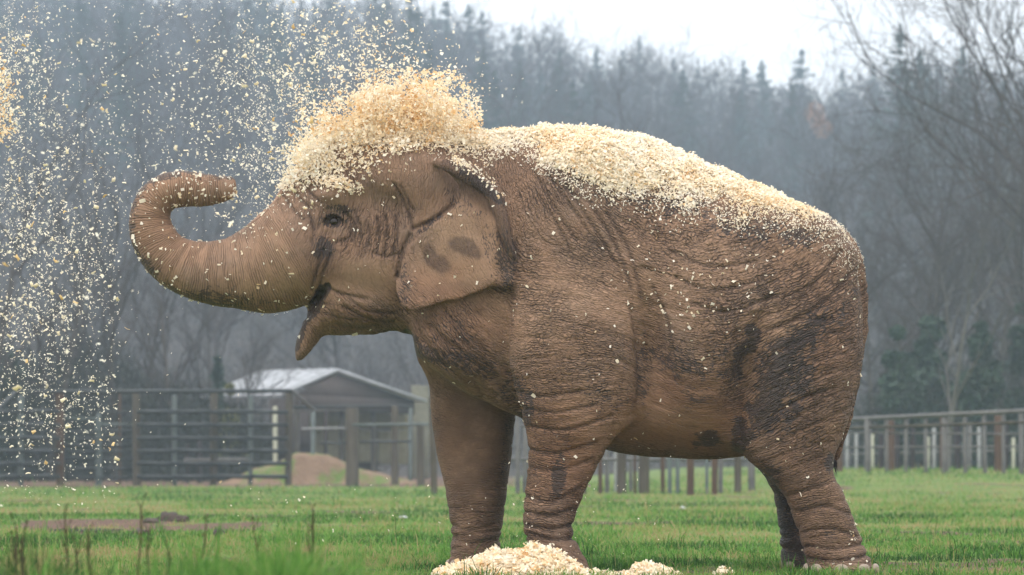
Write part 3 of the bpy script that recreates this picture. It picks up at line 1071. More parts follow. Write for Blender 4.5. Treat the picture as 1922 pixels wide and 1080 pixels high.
# torso: px, top row, bottom row, half width
torso = [(740, 420, 560, .16), (770, 350, 612, .25), (800, 300, 660, .31), (850, 268, 722, .37), (900, 255, 752, .41), (960, 248, 778, .455), (1050, 247, 815, .52), (1110, 250, 836, .56), (1160, 255, 850, .59), (1210, 266, 857, .615),
         (1260, 288, 861, .63), (1310, 311, 864, .63), (1360, 331, 863, .62), (1410, 350, 856, .60), (1460, 370, 842, .56), (1500, 389, 824, .51), (1540, 412, 800, .44), (1570, 442, 772, .36), (1595, 484, 735, .26), (1612, 535, 690, .15), (1620, 590, 640, .04)]
tt = catmull(np.array(torso), 8)
pxs = CX + ax / 20 * F
tx = np.interp(pxs, tt[:, 0], tt[:, 1])
bx = np.interp(pxs, tt[:, 0], tt[:, 2])
ww = np.interp(pxs, tt[:, 0], tt[:, 3])
zt, zb = PZ(tx), PZ(bx)
zc = zb + (zt - zb) * 0.44
endx = np.maximum(PX(740) - ax, 0) + np.maximum(ax - PX(1620), 0)
X, Y, Z = axes((slice(None),) * 3)
up = (Z >= zc[:, None, None])
hh = np.where(up, (zt - zc)[:, None, None], (zc - zb)[:, None, None])
q = (np.abs(Y / ww[:, None, None]) ** 2.15 + np.abs((Z - zc[:, None, None]) / hh) ** 2.15) ** (1 / 2.15)
S = ((q - 1) * np.minimum(ww, (zt - zb) / 2)[:, None, None] + endx[:, None, None]).astype(np.float32)
S = np.clip(S, -0.5, 1.0)


def leg(tab, k):
    """tab rows: row, front px, back px, y centre, half depth"""
    t = catmull(np.array(tab, dtype=float), 6)
    order = np.argsort(-t[:, 0])
    t = t[order]                                   # lowest first
    yc0 = float(np.mean(t[:, 3]))
    zz = PZ(t[:, 0], yc0)
    fr_, bk, yc, hb_ = (np.interp(az, zz, c) for c in (PX(t[:, 1], yc0), PX(t[:, 2], yc0), t[:, 3], t[:, 4]))
    ztop = zz.max()
    xc, a = (fr_ + bk) / 2, (bk - fr_) / 2
    lo = np.array([fr_.min() - 0.12, (yc - hb_).min() - 0.12, gz0])
    hi = np.array([bk.max() + 0.12, (yc + hb_).max() + 0.12, ztop + 0.2])
    sl = box_idx(lo, hi)
    X, Y, Z = axes(sl)
    zs = sl[2]
    q = (np.abs((X - xc[zs]) / a[zs]) ** 2.3 + np.abs((Y - yc[zs]) / hb_[zs]) ** 2.3) ** (1 / 2.3)
    d = (q - 1) * np.minimum(a, hb_)[zs] + np.maximum(Z - ztop, 0)
    put(sl, d, k)


# near hind, far hind, near fore, far fore
leg([(470, 1440, 1590, -.24, .16), (560, 1415, 1610, -.30, .20), (640, 1400, 1612, -.335, .215), (700, 1392, 1607, -.35, .225), (780, 1382, 1592, -.37, .215), (830, 1384, 1577, -.38, .195), (860, 1400, 1568, -.385, .18), (890, 1434, 1565, -.39, .165), (920, 1462, 1580, -.395, .15), (950, 1479, 1592, -.40, .145),
     (1000, 1497, 1613, -.40, .15), (1030, 1506, 1625, -.40, .16), (1055, 1511, 1636, -.40, .175), (1078, 1513, 1645, -.40, .185)], 0.10)
leg([(600, 1420, 1590, .30, .19), (700, 1400, 1595, .33, .22), (780, 1390, 1585, .34, .21), (830, 1392, 1565, .35, .19), (870, 1415, 1550, .36, .17), (900, 1438, 1550, .36, .155), (940, 1454, 1556, .36, .145), (1000, 1462, 1562, .36, .15), (1040, 1465, 1572, .36, .165), (1072, 1467, 1580, .36, .18)], 0.10)
leg([(420, 1010, 1130, -.36, .11), (520, 972, 1166, -.42, .16), (600, 958, 1186, -.45, .195), (660, 955, 1195, -.455, .21), (710, 960, 1199, -.455, .215), (750, 970, 1196, -.45, .21), (790, 981, 1178, -.44, .195), (825, 988, 1152, -.425, .175), (860, 990, 1130, -.41, .155), (900, 987, 1110, -.41, .145), (950, 982, 1087, -.41, .14), (985, 981, 1077, -.41, .142), (1010, 985, 1080, -.41, .15), (1040, 998, 1096, -.41, .165), (1075, 1010, 1117, -.41, .175)], 0.028)
leg([(520, 850, 1030, .31, .14), (600, 812, 1010, .34, .17), (660, 802, 1000, .35, .18), (700, 804, 988, .355, .18), (770, 808, 970, .36, .17), (850, 819, 961, .36, .155), (930, 837, 951, .36, .145), (1000, 846, 942, .36, .145), (1030, 844, 941, .36, .155), (1060, 840, 944, .36, .17)], 0.07)

# head, pillow over a traced profile
poly = np.array([(515, 392), (522, 362), (545, 340), (565, 320), (592, 294), (630, 270), (690, 257), (760, 253), (820, 258), (865, 270), (895, 320), (905, 400), (900, 500), (875, 570), (825, 615), (775, 630), (738, 622), (700, 629), (655, 632), (612, 632), (592, 652), (566, 677), (553, 675), (554, 650), (561, 617), (572, 588),
                 (577, 571), (545, 577), (505, 581), (478, 560), (470, 500), (488, 430)], dtype=float)
pc = catmull(poly, 5, True)


def poly_sdf(pc, px, py):
    """signed distance (px units), px,py 2-D arrays"""
    d = np.full(px.shape, 1e9)
    ins = np.zeros(px.shape, dtype=bool)
    m = len(pc)
    for i in range(m):
        a, b = pc[i], pc[(i + 1) % m]
        e = b - a
        t = np.clip(((px - a[0]) * e[0] + (py - a[1]) * e[1]) / (e.dot(e) + 1e-9), 0, 1)
        d = np.minimum(d, (px - a[0] - t * e[0]) ** 2 + (py - a[1] - t * e[1]) ** 2)
        c = ((a[1] > py) != (b[1] > py))
        with np.errstate(divide='ignore', invalid='ignore'):
            xi = a[0] + (py - a[1]) * e[0] / (e[1] if e[1] != 0 else 1e-9)
        ins ^= c & (px < xi)
    d = np.sqrt(d)
    return np.where(ins, -d, d)


def blur2(a, n):
    for _ in range(n):
        a = (a + np.roll(a, 1, 0) + np.roll(a, -1, 0) + np.roll(a, 1, 1) + np.roll(a, -1, 1)) / 5
    return a


sl = box_idx((PX(440), -0.6, PZ(700)), (PX(930), 0.6, PZ(215)))
gpx = CX + ax[sl[0]] * F / 20
gpy = CY - (az[sl[2]] - CAM_Z) * F / 20
PXg, PYg = np.meshgrid(gpx, gpy, indexing='ij')
s_px = poly_sdf(pc, PXg, PYg)
s_in = blur2(s_px, 12)
s_use = np.where(s_px > -14, s_px, s_in) * 0.5 + 0.5 * np.where(s_px > -8, s_px, s_in)
s_m = s_use / 336.0
Rp = 0.30
Hm = np.interp(PXg, [440, 500, 560, 640, 720, 830, 930], [.17, .19, .235, .29, .335, .345, .33])
Hm = Hm * np.interp(PYg, [215, 300, 420, 520, 600, 640, 690], [.86, .95, 1.0, .93, .80, .66, .5])
qq = np.maximum(0, 1 + s_m / Rp)[:, None, :]
X, Y, Z = axes(sl)
d = (np.sqrt((Y / Hm[:, None, :]) ** 2 + qq ** 2) - 1) * np.minimum(Hm, Rp)[:, None, :]
put(sl, d, 0.05)


def head_y(px, py):
    i = int(np.clip(round((PX(px) - ax[0]) / H_), 0, len(ax) - 1))
    k_ = int(np.clip(round((PZ(py) - az[0]) / H_), 0, len(az) - 1))
    col = S[i, :, k_]
    j = np.argmax(col < 0)
    return float(ay[j])


# trunk
trk = [(560, 470, 96), (525, 488, 88), (490, 502, 80), (450, 511, 69), (410, 513, 61.5), (370, 508, 55), (335, 496, 50), (308, 476, 46), (289, 447, 43), (281, 414, 39), (289, 382, 36.5), (312, 361, 35), (345, 355, 34), (382, 357, 31), (408, 356, 26), (424, 354, 21)]
trk_pts = np.array([P(a, b) for a, b, r in trk])
trk_r = np.array([r for a, b, r in trk]) / 336.0
tube(trk_pts, trk_r, 0.05, ys=1.0)
flush_tube(0.07)
# finger-like tip and nostrils
tube(np.array([P(418, 346), P(432, 340), P(437, 341)]), np.array([.04, .026, .016]), 0.02)
tube(np.array([P(416, 364), P(428, 366)]), np.array([.04, .024]), 0.02)
flush_tube(0.02)
ellipsoid(P(437, 354, -0.02), (.022, .012, .014), 0.01, 'sub', mirror=True)

# skull forms on the near and far side
def hp(px, py, out=0.0):
    y = head_y(px, py)
    p = P(px, py, y)
    return np.array([p[0], y + out, p[2]])


brow = hp(628, 372, 0.06)
cheek = hp(690, 485, 0.075)
ellipsoid(brow + np.array([0.02, -0.02, 0.02]), (.135, .11, .062), 0.05, rot=0.1, mirror=True)
ellipsoid(cheek, (.17, .10, .10), 0.10, mirror=True)
ellipsoid(hp(770, 330, 0.10), (.20, .13, .16), 0.10, mirror=True)
ellipsoid(hp(690, 575, 0.07), (.17, .09, .085), 0.08, mirror=True)
ellipsoid(hp(560, 470, 0.08), (.13, .10, .15), 0.10, mirror=True)
# hollow over the jaw joint, temple
ellipsoid(hp(712, 385, -0.065), (.16, .10, .08), 0.08, 'sub', rot=-0.3, mirror=True)
# eye socket
EY = head_y(625, 416)
ec = P(625, 416, EY)
ellipsoid(np.array([ec[0] + 0.005, EY - 0.014, ec[2] + 0.004]), (.085, .045, .055), 0.04, 'sub', rot=0.1, mirror=True)
EYE_C = np.array([ec[0] + 0.002, EY + 0.057, ec[2] + 0.003])
for s in (1, -1):
    def lid(pp, r, dy):
        pts = np.array([P(a, b, EY) for a, b in pp])
        pts[:, 1] = (EY + dy) * s
        tube(pts, np.array(r), 0.02, n=4)
    lid([(600, 420), (609, 405), (624, 398), (641, 404), (652, 420)], [.012, .018, .020, .018, .012], 0.014)
    lid([(601, 422), (613, 431), (628, 434), (642, 430), (652, 421)], [.012, .017, .019, .016, .012], 0.016)
    lid([(594, 420), (603, 395), (624, 384), (648, 393), (661, 420)], [.010, .015, .018, .016, .010], 0.010)
    lid([(598, 430), (614, 446), (634, 449), (654, 438)], [.010, .016, .017, .010], 0.014)
flush_tube(0.014)
# mouth pocket
ellipsoid(P(587, 566, -0.17), (.085, .12, .022), 0.02, 'sub', rot=0.80)
ellipsoid(P(560, 606, 0.0), (.09, .03, .012), 0.02, 'sub', rot=1.25)

# neck root and chest folds
ellipsoid(P(870, 640, -0.22), (.28, .16, .20), 0.12, mirror=True)
# hip bones, shoulder blade, thigh swell
ellipsoid(P(1470, 470, -0.32), (.34, .15, .22), 0.16, mirror=True)
ellipsoid(P(1075, 420, -0.38), (.24, .14, .40), 0.14, rot=-0.25, mirror=True)
ellipsoid(P(1090, 640, -0.50), (.27, .15, .26), 0.10, mirror=True)
ellipsoid(P(1500, 640, -0.40), (.26, .16, .36), 0.14, rot=0.2, mirror=True)
ellipsoid(P(1300, 640, -0.45), (.42, .17, .36), 0.18, mirror=True)
# hollow between shoulder and barrel, flank hollow before the thigh
ellipsoid(P(1228, 670, -0.66), (.075, .13, .34), 0.09, 'sub', rot=0.12, mirror=True)
ellipsoid(P(1392, 730, -0.66), (.06, .13, .24), 0.11, 'sub', rot=-0.25, mirror=True)

# tail lying down the rump
tube(np.array([P(1538, 430), P(1574, 440), P(1601, 478), P(1614, 530), P(1616, 600), P(1608, 690), P(1593, 780), P(1573, 848), P(1565, 866)]), np.array([.045, .048, .047, .044, .040, .034, .028, .022, .015]), 0.03)
flush_tube(0.03)

# ears: thin plates standing off the neck, rolled upper rim
ear = np.array([(836, 308), (862, 320), (892, 338), (920, 362), (940, 398), (949, 440), (963, 472), (971, 508), (967, 538), (946, 545), (926, 541), (890, 552), (864, 562), (840, 565), (800, 578), (770, 583), (750, 570), (741, 535), (749, 498), (766, 464), (795, 430), (835, 398), (862, 374), (858, 345), (842, 325)], dtype=float)
ecl = catmull(ear, 5, True)
YE = -0.45
for s in (1, -1):
    sl = box_idx((PX(715), min(-s * 0.2, -s * 0.66), PZ(600)), (PX(1000), max(-s * 0.2, -s * 0.66), PZ(280)))
    gpx = CX + ax[sl[0]] * F / (20 + YE)
    gpy = CY - (az[sl[2]] - CAM_Z) * F / (20 + YE)
    A, B = np.meshgrid(gpx, gpy, indexing='ij')
    s2 = poly_sdf(ecl, A, B) / 341.0
    yc = np.interp(A, [715, 760, 800, 860, 920, 975], [.315, .345, .38, .425, .48, .515])
    yc = yc + 0.018 * np.sin((A - 0.5 * B) / 33.0) * smoothstep(400, 520, B) + 0.03 * smoothstep(500, 580, B) * smoothstep(900, 760, A) - 0.05 * smoothstep(420, 330, B) * smoothstep(780, 900, A)
    yc = yc - 0.035 * smoothstep(-0.03, 0.012, s2) * smoothstep(880, 960, A)
    yc = yc + 0.022 * np.exp(-((A - 928 + 0.1 * (B - 470)) / 13.0) ** 2) * smoothstep(380, 430, B) - 0.02 * smoothstep(900, 880, A) * smoothstep(560, 600, B)
    yc = yc + 0.010 * (fbm(np.stack([A.ravel() / 30, B.ravel() / 45, 0 * A.ravel()], -1), 3).reshape(A.shape) - 0.5)
    X, Y, Z = axes(sl)
    th = 0.014
    dy = np.abs(Y * -s - yc[:, None, :]) - (th - 0.012)
    d = np.sqrt(np.maximum(s2 + 0.012, 0)[:, None, :] ** 2 + np.maximum(dy, 0) ** 2) - 0.012
    d = np.maximum(d, np.minimum(np.maximum(s2[:, None, :], dy), 0)) if False else d + np.minimum(np.maximum((s2 + 0.012)[:, None, :], dy), 0)
    put(sl, d, 0.022)
    rim = [(818, 304, .34), (840, 311, .40), (868, 324, .46), (896, 341, .505), (920, 362, .54), (936, 392, .565), (945, 425, .57), (953, 455, .57), (964, 485, .555)]
    tube(np.array([[P(a, b, -y)[0], -y * s, P(a, b, -y)[2]] for a, b, y in rim]), np.array([.022, .034, .040, .042, .040, .038, .034, .028, .018]), 0.012)
flush_tube(0.018)

# flat soles
S = np.maximum(S, (0.004 - az)[None, None, :]).astype(np.float32)

# ---- surface nets
def surface_nets(S):
    nx, ny, nz = S.shape
    ins = S < 0
    c = np.zeros((nx - 1, ny - 1, nz - 1), dtype=np.uint8)
    for dx in (0, 1):
        for dy in (0, 1):
            for dz in (0, 1):
                c += ins[dx:nx - 1 + dx, dy:ny - 1 + dy, dz:nz - 1 + dz]
    act = np.argwhere((c > 0) & (c < 8))
    idx = np.full(c.shape, -1, dtype=np.int32)
    i, j, k = act.T
    idx[i, j, k] = np.arange(len(act))
    val = {}
    for dx in (0, 1):
        for dy in (0, 1):
            for dz in (0, 1):
                val[dx, dy, dz] = S[i + dx, j + dy, k + dz]
    acc = np.zeros((len(act), 3))
    cnt = np.zeros(len(act))
    cor = list(val)
    for a in cor:
        for b in cor:
            if a < b and sum(abs(p - q) for p, q in zip(a, b)) == 1:
                va, vb = val[a], val[b]
                m = (va < 0) != (vb < 0)
                t = np.where(m, va / np.where(m, va - vb, 1), 0)
                for ax_ in range(3):
                    acc[:, ax_] += np.where(m, a[ax_] + (b[ax_] - a[ax_]) * t, 0)
                cnt += m
    V = act + acc / cnt[:, None]
    faces = []
    for axis in range(3):
        sa = [slice(None)] * 3
        sb = [slice(None)] * 3
        sa[axis] = slice(0, -1)
        sb[axis] = slice(1, None)
        A_, B_ = ins[tuple(sa)], ins[tuple(sb)]
        e = np.argwhere(A_ != B_)
        u, w = (axis + 1) % 3, (axis + 2) % 3
        ok = (e[:, u] > 0) & (e[:, w] > 0) & (e[:, u] < S.shape[u] - 1) & (e[:, w] < S.shape[w] - 1)
        e = e[ok]
        q = []
        for du, dw in ((-1, -1), (0, -1), (0, 0), (-1, 0)):
            t = e.copy()
            t[:, u] += du
            t[:, w] += dw
            q.append(idx[t[:, 0], t[:, 1], t[:, 2]])
        q = np.stack(q, 1)
        flip = ~A_[e[:, 0], e[:, 1], e[:, 2]]
        q[flip] = q[flip][:, ::-1]
        faces.append(q)
    return V, np.concatenate(faces)


V, Q = surface_nets(S)
V = V * H_ + np.array([ax[0], ay[0], az[0]])
del S, T


def vert_normals(V, Q):
    a = np.cross(V[Q[:, 2]] - V[Q[:, 0]], V[Q[:, 3]] - V[Q[:, 1]])
    n = np.zeros_like(V)
    for k in range(4):
        for c_ in range(3):
            n[:, c_] += np.bincount(Q[:, k], weights=a[:, c_], minlength=len(V))
    return n / (np.linalg.norm(n, axis=1, keepdims=True) + 1e-12)


def relax(V, Q, n, w=0.5):
    for _ in range(n):
        acc = np.zeros_like(V)
        cnt = np.zeros(len(V))
        for k in range(4):
            a, b = Q[:, k], Q[:, (k + 1) % 4]
            for c_ in range(3):
                acc[:, c_] += np.bincount(a, weights=V[b, c_], minlength=len(V))
            cnt += np.bincount(a, minlength=len(V))
        V = V * (1 - w) + w * acc / cnt[:, None]
    return V


V = relax(V, Q, 2)
Nn = vert_normals(V, Q)
# photo coordinates of every vertex (far side mirrored on to the near side)
ym = -np.abs(V[:, 1])
Dv = 20 + ym
vpx = CX + V[:, 0] / Dv * F
vpy = CY - (V[:, 2] - CAM_Z) / Dv * F
print("elephant verts", len(V), "quads", len(Q))

# ---- skin flow: direction field -> potential by a least squares (Poisson) solve
ctrl = np.array([(900, 300, 82), (960, 400, 86), (930, 350, 82), (1010, 340, 118), (1100, 450, 125), (1060, 400, 120), (1180, 520, 122), (1000, 520, 172), (980, 600, 178), (1050, 600, 168), (1150, 610, 152), (1000, 700, 176), (1100, 700, 192), (1150, 760, 200), (1030, 850, 185), (1050, 780, 178), (1090, 880, 214), (1030, 960, 190), (1050, 1040, 158), (1030, 1000, 182),
                 (880, 1000, 215), (890, 800, 185), (860, 900, 190), (1250, 500, 168), (1300, 430, 155), (1350, 420, 190), (1400, 480, 190), (1450, 500, 204), (1520, 480, 228), (1580, 480, 248), (1560, 560, 222), (1600, 640, 198), (1500, 620, 210), (1450, 650, 222), (1420, 720, 236), (1500, 740, 212), (1570, 700, 202), (1450, 820, 232), (1520, 820, 222), (1540, 880, 202), (1530, 950, 182),
                 (1570, 1000, 176), (1580, 1060, 184), (1490, 1000, 184), (1220, 700, 125), (1280, 770, 160), (1200, 620, 118), (1330, 600, 168), (1250, 600, 150), (1340, 800, 190), (1340, 520, 180), (1200, 330, 150), (1300, 340, 160), (1450, 400, 200),
                 (700, 300, 118), (800, 340, 70), (700, 440, 84), (740, 470, 84), (680, 590, 158), (640, 560, 150), (720, 560, 140), (560, 430, 62), (590, 520, 76), (620, 480, 80), (850, 620, 102), (900, 680, 118), (820, 480, 110), (900, 460, 100), (880, 640, 110), (640, 330, 110), (600, 380, 90)], dtype=float)
step = 12.0
cgx = np.arange(440, 1680, step)
cgy = np.arange(200, 1110, step)
GX, GY = np.meshgrid(cgx, cgy, indexing='ij')
w_ = 1.0 / (((GX[..., None] - ctrl[:, 0]) ** 2 + (GY[..., None] - ctrl[:, 1]) ** 2) / 50.0 ** 2 + 0.15) ** 1.6
ang = np.radians((w_ * ctrl[:, 2]).sum(-1) / w_.sum(-1))
tx_, tz_ = np.cos(ang), np.sin(ang)                # along the wrinkle (x right, z up)


def poisson(vx, vy, h):
    """potential whose gradient is closest to (vx,vy); Neumann borders by mirroring"""
    n, m = vx.shape
    div = np.zeros((n, m))
    fx = (vx[1:] + vx[:-1]) / 2
    fy = (vy[:, 1:] + vy[:, :-1]) / 2
    div[:-1] += fx / h
    div[1:] -= fx / h
    div[:, :-1] += fy / h
    div[:, 1:] -= fy / h
    e = np.concatenate([div, div[::-1]], 0)
    e = np.concatenate([e, e[:, ::-1]], 1)
    k1 = 2 - 2 * np.cos(2 * pi * np.fft.fftfreq(2 * n))
    k2 = 2 - 2 * np.cos(2 * pi * np.fft.fftfreq(2 * m))
    den = -(k1[:, None] + k2[None]) / h ** 2
    den[0, 0] = 1
    f = np.fft.fft2(e) / den
    f[0, 0] = 0
    return np.real(np.fft.ifft2(f))[:n, :m]


hm_ = step / 336.0
phi = poisson(tx_, -tz_, hm_)                        # grid y runs downwards
psi = poisson(-tz_, -tx_, hm_)


def bil(A, px, py):
    u = np.clip((px - cgx[0]) / step, 0, len(cgx) - 1.001)
    v = np.clip((py - cgy[0]) / step, 0, len(cgy) - 1.001)
    i, j = u.astype(int), v.astype(int)
    fu, fv = u - i, v - j
    return A[i, j] * (1 - fu) * (1 - fv) + A[i + 1, j] * fu * (1 - fv) + A[i, j + 1] * (1 - fu) * fv + A[i + 1, j + 1] * fu * fv


flow = np.stack([bil(phi, vpx, vpy), bil(psi, vpx, vpy), V[:, 1]], -1)

# trunk frame
tc = catmull(trk_pts, 8)
arc = np.concatenate([[0], np.cumsum(np.linalg.norm(np.diff(tc, axis=0), axis=1))])
tflow = np.zeros_like(V)
tw = np.zeros(len(V))
near_t = np.where((vpx < 640) & (vpy < 600))[0]
best = np.full(len(near_t), 1e9)
sa_ = np.zeros(len(near_t))
pe = np.zeros(len(near_t))
for i in range(len(tc) - 1):
    a, b = tc[i, [0, 2]], tc[i + 1, [0, 2]]
    e = b - a
    r = V[near_t][:, [0, 2]] - a
    t = np.clip(r @ e / e.dot(e), 0 if i else -3, 1)
    dd = r - t[:, None] * e
    d2 = (dd ** 2).sum(1)
    m = d2 < best
    best[m] = d2[m]
    sa_[m] = arc[i] + t[m] * np.linalg.norm(e)
    pe[m] = (e[0] * dd[m, 1] - e[1] * dd[m, 0]) / np.linalg.norm(e)
tflow[near_t] = np.stack([pe, sa_, V[near_t, 1]], -1)
tw[near_t] = smoothstep(-0.10, 0.06, sa_) * (1 - smoothstep(0.30, 0.36, np.sqrt(best)))

# ---- masks in photo coordinates
jit = (fbm(np.stack([vpx / 22, vpy / 22, V[:, 1] * 6], -1), 4) - 0.5)


def blob(cx, cy, rx, ry, rot=0.0, soft=0.5, rough=0.9):
    dx, dy = vpx - cx, vpy - cy
    c_, s_ = cos(radians(rot)), sin(radians(rot))
    u, v = dx * c_ + dy * s_, -dx * s_ + dy * c_
    r = np.sqrt((u / rx) ** 2 + (v / ry) ** 2) + jit * rough
    return 1 - smoothstep(1 - soft, 1 + soft * 0.3, r)


dark = np.zeros(len(V))  # mud stains, plus shade painted under the ear rim and behind the elbow
mott = (fbm(np.stack([vpx / 14, vpy / 14, 0 * vpx], -1), 4) - 0.5)
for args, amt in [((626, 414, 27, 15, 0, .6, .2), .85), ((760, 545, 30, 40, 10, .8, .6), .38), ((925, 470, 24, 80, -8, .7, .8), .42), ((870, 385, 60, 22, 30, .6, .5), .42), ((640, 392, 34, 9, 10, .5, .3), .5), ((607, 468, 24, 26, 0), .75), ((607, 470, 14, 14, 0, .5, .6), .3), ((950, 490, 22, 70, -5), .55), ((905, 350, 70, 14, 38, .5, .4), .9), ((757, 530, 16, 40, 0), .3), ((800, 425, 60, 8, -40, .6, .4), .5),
                  ((1320, 395, 260, 34, 14, .8, 1.4), .48), ((1080, 340, 120, 26, 35, .8, 1.4), .45), ((1480, 440, 110, 36, 12, .8, 1.4), .62), ((1380, 425, 90, 26, 8, .8, 1.4), .5),
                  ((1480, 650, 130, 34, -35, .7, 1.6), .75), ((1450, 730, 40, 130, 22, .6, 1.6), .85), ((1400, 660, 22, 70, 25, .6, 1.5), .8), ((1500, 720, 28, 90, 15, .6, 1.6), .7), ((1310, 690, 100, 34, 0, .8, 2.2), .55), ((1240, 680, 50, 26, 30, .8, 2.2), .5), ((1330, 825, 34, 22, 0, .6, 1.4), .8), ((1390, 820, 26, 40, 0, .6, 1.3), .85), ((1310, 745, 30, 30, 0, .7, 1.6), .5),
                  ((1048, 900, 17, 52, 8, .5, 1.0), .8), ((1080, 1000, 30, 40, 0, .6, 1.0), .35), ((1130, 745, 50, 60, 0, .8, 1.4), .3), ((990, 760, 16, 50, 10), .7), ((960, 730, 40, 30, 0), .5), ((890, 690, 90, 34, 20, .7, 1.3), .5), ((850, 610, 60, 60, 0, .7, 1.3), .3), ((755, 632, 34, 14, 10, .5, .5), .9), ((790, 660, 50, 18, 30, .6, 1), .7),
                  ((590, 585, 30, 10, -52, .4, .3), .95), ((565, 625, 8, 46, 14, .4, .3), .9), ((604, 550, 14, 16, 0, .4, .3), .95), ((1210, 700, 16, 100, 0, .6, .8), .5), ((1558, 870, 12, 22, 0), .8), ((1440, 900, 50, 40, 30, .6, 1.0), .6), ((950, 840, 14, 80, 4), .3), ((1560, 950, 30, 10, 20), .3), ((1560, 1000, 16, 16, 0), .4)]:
    dark = np.maximum(dark, amt * blob(*args))
# shade painted along the trunk's underside, following its curve
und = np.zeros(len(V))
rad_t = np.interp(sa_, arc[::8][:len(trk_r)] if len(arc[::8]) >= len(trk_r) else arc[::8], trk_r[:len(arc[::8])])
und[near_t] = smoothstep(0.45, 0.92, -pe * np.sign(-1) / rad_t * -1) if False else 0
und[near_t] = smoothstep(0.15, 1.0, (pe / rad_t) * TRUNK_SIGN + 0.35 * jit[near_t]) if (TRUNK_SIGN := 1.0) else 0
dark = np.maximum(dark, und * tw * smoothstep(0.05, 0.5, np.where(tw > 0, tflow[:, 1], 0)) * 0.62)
# far hind leg: wet mud, plus the belly's shade painted in
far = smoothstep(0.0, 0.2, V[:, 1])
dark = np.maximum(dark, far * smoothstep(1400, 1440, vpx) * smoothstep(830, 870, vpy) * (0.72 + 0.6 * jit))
red = np.clip(blob(1050, 850, 90, 130, 0, .9, .6) * .8 + blob(1270, 800, 160, 60, 0, .9, .6) * .6 + blob(1300, 760, 160, 90, 5, .8, .8) * .8 + blob(860, 610, 110, 70, 10, .8, .8) * .7 + blob(1560, 640, 70, 120, 10, .8, .8) * .6 + blob(1500, 830, 90, 80, 0, .8, .8) * .5 + blob(850, 530, 110, 40, -10, .7, .8) * .5 + blob(680, 600, 80, 30, 0, .7, .8) * .5, 0, 1)
pale = np.clip(blob(850, 440, 70, 60, 0, .8, .6) * .6 + blob(890, 520, 40, 30, -10, .8, .8) * .5 + blob(690, 510, 60, 36, 0, .8, .8) * .5 + blob(1050, 560, 110, 90, 0, .9, .8) * .45 + blob(500, 540, 90, 40, 0, .9, .8) * .4 + blob(1350, 490, 150, 60, 0, .9, .8) * .3 + blob(1260, 790, 110, 40, 0, .8, .6) * .5 + blob(880, 880, 36, 60, 0, .9, .6) * .3, 0, 1)
wamp = np.ones(len(V))
wamp *= 1 - 0.55 * np.clip(blob(850, 460, 120, 130, 30, .4, .2) * (ym < -0.33), 0, 1)
wamp *= 1 - 0.55 * blob(1270, 800, 150, 60, 0, .6, .3)
wamp *= 1 - 0.6 * blob(690, 520, 90, 60, 0, .6, .3)
wamp *= 1 - 0.65 * blob(880, 830, 80, 150, 0, .6, .3) * far
wamp *= 1 - 0.55 * blob(640, 370, 60, 30, 0, .6, .3)
wamp *= 1 - 0.5 * blob(760, 330, 120, 60, 0, .6, .3)
wamp = np.clip(wamp + 0.35 * blob(1480, 620, 170, 230, 0, .8, .3), 0, 1.4)

wet_shade = np.clip(blob(1500, 800, 130, 210, 0, .9, .6) * .8 + blob(1540, 980, 90, 130, 0, .9, .5) * .7 + blob(880, 660, 120, 80, 25, .9, .7) + blob(1270, 740, 160, 70, 0, .9, .8) * .5 + blob(890, 900, 80, 220, 0, .9, .5) * far * .8 + far * .5 + blob(1050, 1000, 60, 90, 0, .9, .6) * .35 + blob(660, 610, 70, 40, 0, .9, .6) * .4 + blob(1600, 650, 50, 160, 0, .9, .6) * .6, 0, 1)  # damp hide; on the far side also shade painted into the colour
def polydist(pl):
    c_ = catmull(np.array(pl, dtype=float), 6)
    d_ = np.full(len(V), 1e9)
    m_ = np.where((vpx > c_[:, 0].min() - 40) & (vpx < c_[:, 0].max() + 40) & (vpy > c_[:, 1].min() - 40) & (vpy < c_[:, 1].max() + 40))[0]
    q_ = np.full(len(m_), 1e9)
    for a_, b_ in zip(c_[:-1], c_[1:]):
        e_ = b_ - a_
        t_ = np.clip(((vpx[m_] - a_[0]) * e_[0] + (vpy[m_] - a_[1]) * e_[1]) / (e_.dot(e_) + 1e-9), 0, 1)
        q_ = np.minimum(q_, np.hypot(vpx[m_] - a_[0] - t_ * e_[0], vpy[m_] - a_[1] - t_ * e_[1]))
    d_[m_] = q_
    return d_


